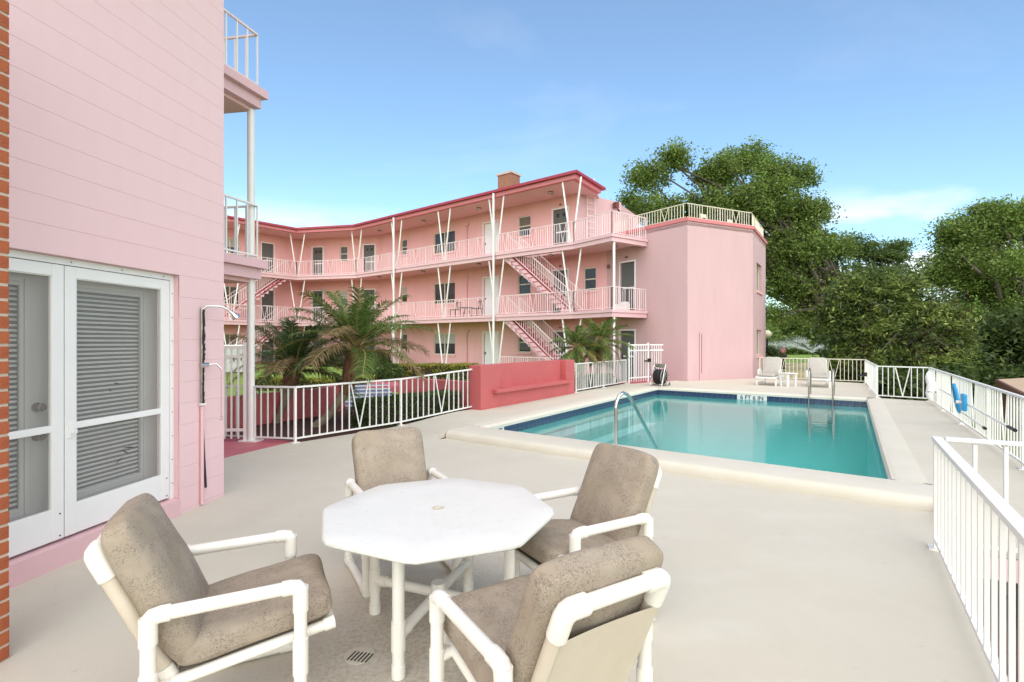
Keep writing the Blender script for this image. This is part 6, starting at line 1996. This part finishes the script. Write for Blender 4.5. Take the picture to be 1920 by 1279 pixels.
# ------------------------------------------------------------------ palms
def frond_mesh(seed, L, elev, droop, mk, pairs=58, leaf=0.30):
    """arching rib along +x with drooping leaflets either side"""
    rng = np.random.default_rng(seed)
    mb = MB(); k = 16; pts = []
    x = z = 0.0; a = elev
    for i in range(k + 1):
        pts.append((x, 0.015 * math.sin(i * 0.5 + seed), z))
        x += L / k * math.cos(a); z += L / k * math.sin(a); a -= droop / k * (0.5 + 1.3 * i / k)
    mb.cur = 1
    mb.tube(pts, [0.016 * (1 - 0.85 * i / k) + 0.002 for i in range(k + 1)], 5)
    mb.cur = 0
    P = np.array(pts)
    for j in range(pairs):
        t = 0.12 + 0.88 * (j + 0.5) / pairs
        f = t * k; i = min(int(f), k - 1); p = P[i] + (P[i + 1] - P[i]) * (f - i); d = P[i + 1] - P[i]; d = d / np.linalg.norm(d)
        prof = math.sin(min(1.0, t * 1.35 + 0.18) * math.pi * 0.72) ** 0.8 if t < 0.9 else 0.62
        for s in (-1, 1):
            l = leaf * prof * rng.uniform(0.8, 1.15)
            side = np.array([0, s, 0.0]); upv = np.cross(d, side) * s
            if upv[2] < 0: upv = -upv
            dirv = side * rng.uniform(0.65, 0.9) + d * rng.uniform(0.45, 0.75) + upv * rng.uniform(0.05, 0.35)
            dirv /= np.linalg.norm(dirv)
            w = 0.0085 * rng.uniform(0.8, 1.2)
            wv = np.cross(dirv, upv); wv /= np.linalg.norm(wv) + 1e-9
            q1 = p + dirv * l * 0.5 - np.array([0, 0, 0.06 * l]); q2 = p + dirv * l * 0.95 - np.array([0, 0, 0.36 * l * rng.uniform(0.6, 1.5)])
            mb.add([p - wv * w * 0.6, p + wv * w * 0.6, q1 + wv * w, q1 - wv * w, q2], [(0, 1, 2, 3), (3, 2, 4)])
    return mb.mesh('frond', [M[mk], M['rachis']])


def palm(label, base, path, radii, L, n, seed, mk='frond', dry=0.25, pale_to=0.4, group='young date palms in the garden', drymk='frond_dry', lo=-0.55):
    rr = random.Random(seed)
    t = thing('palm_tree', label, 'palm tree', base, 0, group)
    top = Vector(path[-1])
    mb = MB()
    # trunk: rings follow the path, thicker and shaggy near the crown
    ks = len(path); sp_ = int(ks * pale_to)
    mb.tube(path[:sp_ + 1], radii[:sp_ + 1], 12); mb.build('lower_trunk', M['palm_trunk_pale'], t, smooth=True)
    mb = MB(); mb.tube(path[sp_:], radii[sp_:], 12)
    # old frond stubs wrapped round the upper trunk
    for i in range(140):
        f = sp_ + (ks - 1 - sp_) * rr.random() ** 0.8; j = min(int(f), ks - 2); u = f - j
        c = Vector(path[j]).lerp(Vector(path[j + 1]), u); r_ = radii[j] + (radii[j + 1] - radii[j]) * u
        ax = (Vector(path[j + 1]) - Vector(path[j])).normalized(); a = rr.uniform(0, 6.28)
        o_ = ax.orthogonal().normalized(); o_ = Matrix.Rotation(a, 3, ax) @ o_
        p = c + o_ * r_ * 0.9; e_ = p + o_ * rr.uniform(0.02, 0.07) + ax * rr.uniform(0.05, 0.12); s_ = ax.cross(o_) * rr.uniform(0.014, 0.024)
        mb.add([p - s_, p + s_, e_ + s_ * 0.5, e_ - s_ * 0.5, p + ax * 0.05], [(0, 1, 2, 3), (0, 3, 4), (1, 4, 2)])
    mb.build('upper_trunk', M['palm_bark'], t, smooth=False)
    cache = {}
    for i in range(n):
        u = i / n
        cls = int(u * 6)                       # 0 = youngest, upright; 5 = oldest, hanging
        elev = 1.35 - (1.35 - lo) * u
        droop = 0.4 + 0.8 * u ** 0.8
        old = cls >= 4 and rr.random() < dry * 2.2 or cls >= 2 and rr.random() < dry * 0.5
        key = (cls, old, i % 3)
        if key not in cache: cache[key] = frond_mesh(seed * 31 + cls * 7 + i % 3, L * (0.72 + 0.28 * min(1, u * 2.2)), 1.35 - (1.35 - lo) * ((cls + 0.5) / 6), 0.4 + 0.8 * ((cls + 0.5) / 6) ** 0.8, drymk if old else mk, leaf=0.26 * L)
        az = i * 2.39996 + rr.uniform(-0.25, 0.25)
        c = top - Vector(base) + Vector((0.05 * math.cos(az), 0.05 * math.sin(az), 0.12 - 0.22 * u))
        link('frond', cache[key], t, c, (rr.uniform(-0.25, 0.25), rr.uniform(-0.10, 0.10), az), [rr.uniform(0.88, 1.1)] * 3)
    return t


palm('tall leaning palm with the largest green and straw fronds behind the railing', (-3.75, 9.75, -0.02), [(-3.80, 9.70, -0.05), (-3.62, 9.75, 0.10), (-3.42, 9.80, 0.34), (-3.26, 9.83, 0.6), (-3.16, 9.85, 0.85), (-3.10, 9.87, 1.1), (-3.06, 9.88, 1.32), (-3.03, 9.9, 1.52)],
     [0.10, 0.085, 0.08, 0.10, 0.15, 0.18, 0.17, 0.10], 1.45, 36, 3, 'frond', 0.2, 0.45, lo=0.02)
palm('shorter dark palm near the white column', (-4.65, 10.2, -0.02), [(-4.72, 10.15, -0.05), (-4.66, 10.2, 0.2), (-4.58, 10.25, 0.45), (-4.52, 10.25, 0.7), (-4.46, 10.25, 0.92), (-4.42, 10.25, 1.1)],
     [0.085, 0.075, 0.08, 0.13, 0.16, 0.09], 1.3, 30, 4, 'frond_dark', 0.22, 0.5, lo=0.05)
palm('small bright palm by the pool gate', (2.82, 16.9, -0.02), [(2.80, 16.9, -0.05), (2.84, 16.9, 0.4), (2.9, 16.9, 0.8), (2.93, 16.9, 1.3), (2.95, 16.9, 1.6)], [0.08, 0.07, 0.09, 0.12, 0.09], 1.05, 28, 5, 'frond', 0.05, 0.5, 'small palms beside the pool gate', 'frond_olive')
palm('small dark trunked palm next to the coral bench wall', (2.25, 16.2, -0.02), [(2.32, 16.2, -0.05), (2.28, 16.2, 0.4), (2.2, 16.2, 0.8), (2.12, 16.2, 1.15), (2.08, 16.2, 1.4)], [0.06, 0.05, 0.08, 0.12, 0.08], 0.95, 26, 6, 'frond', 0.25, 0.3, 'small palms beside the pool gate', 'frond_olive')
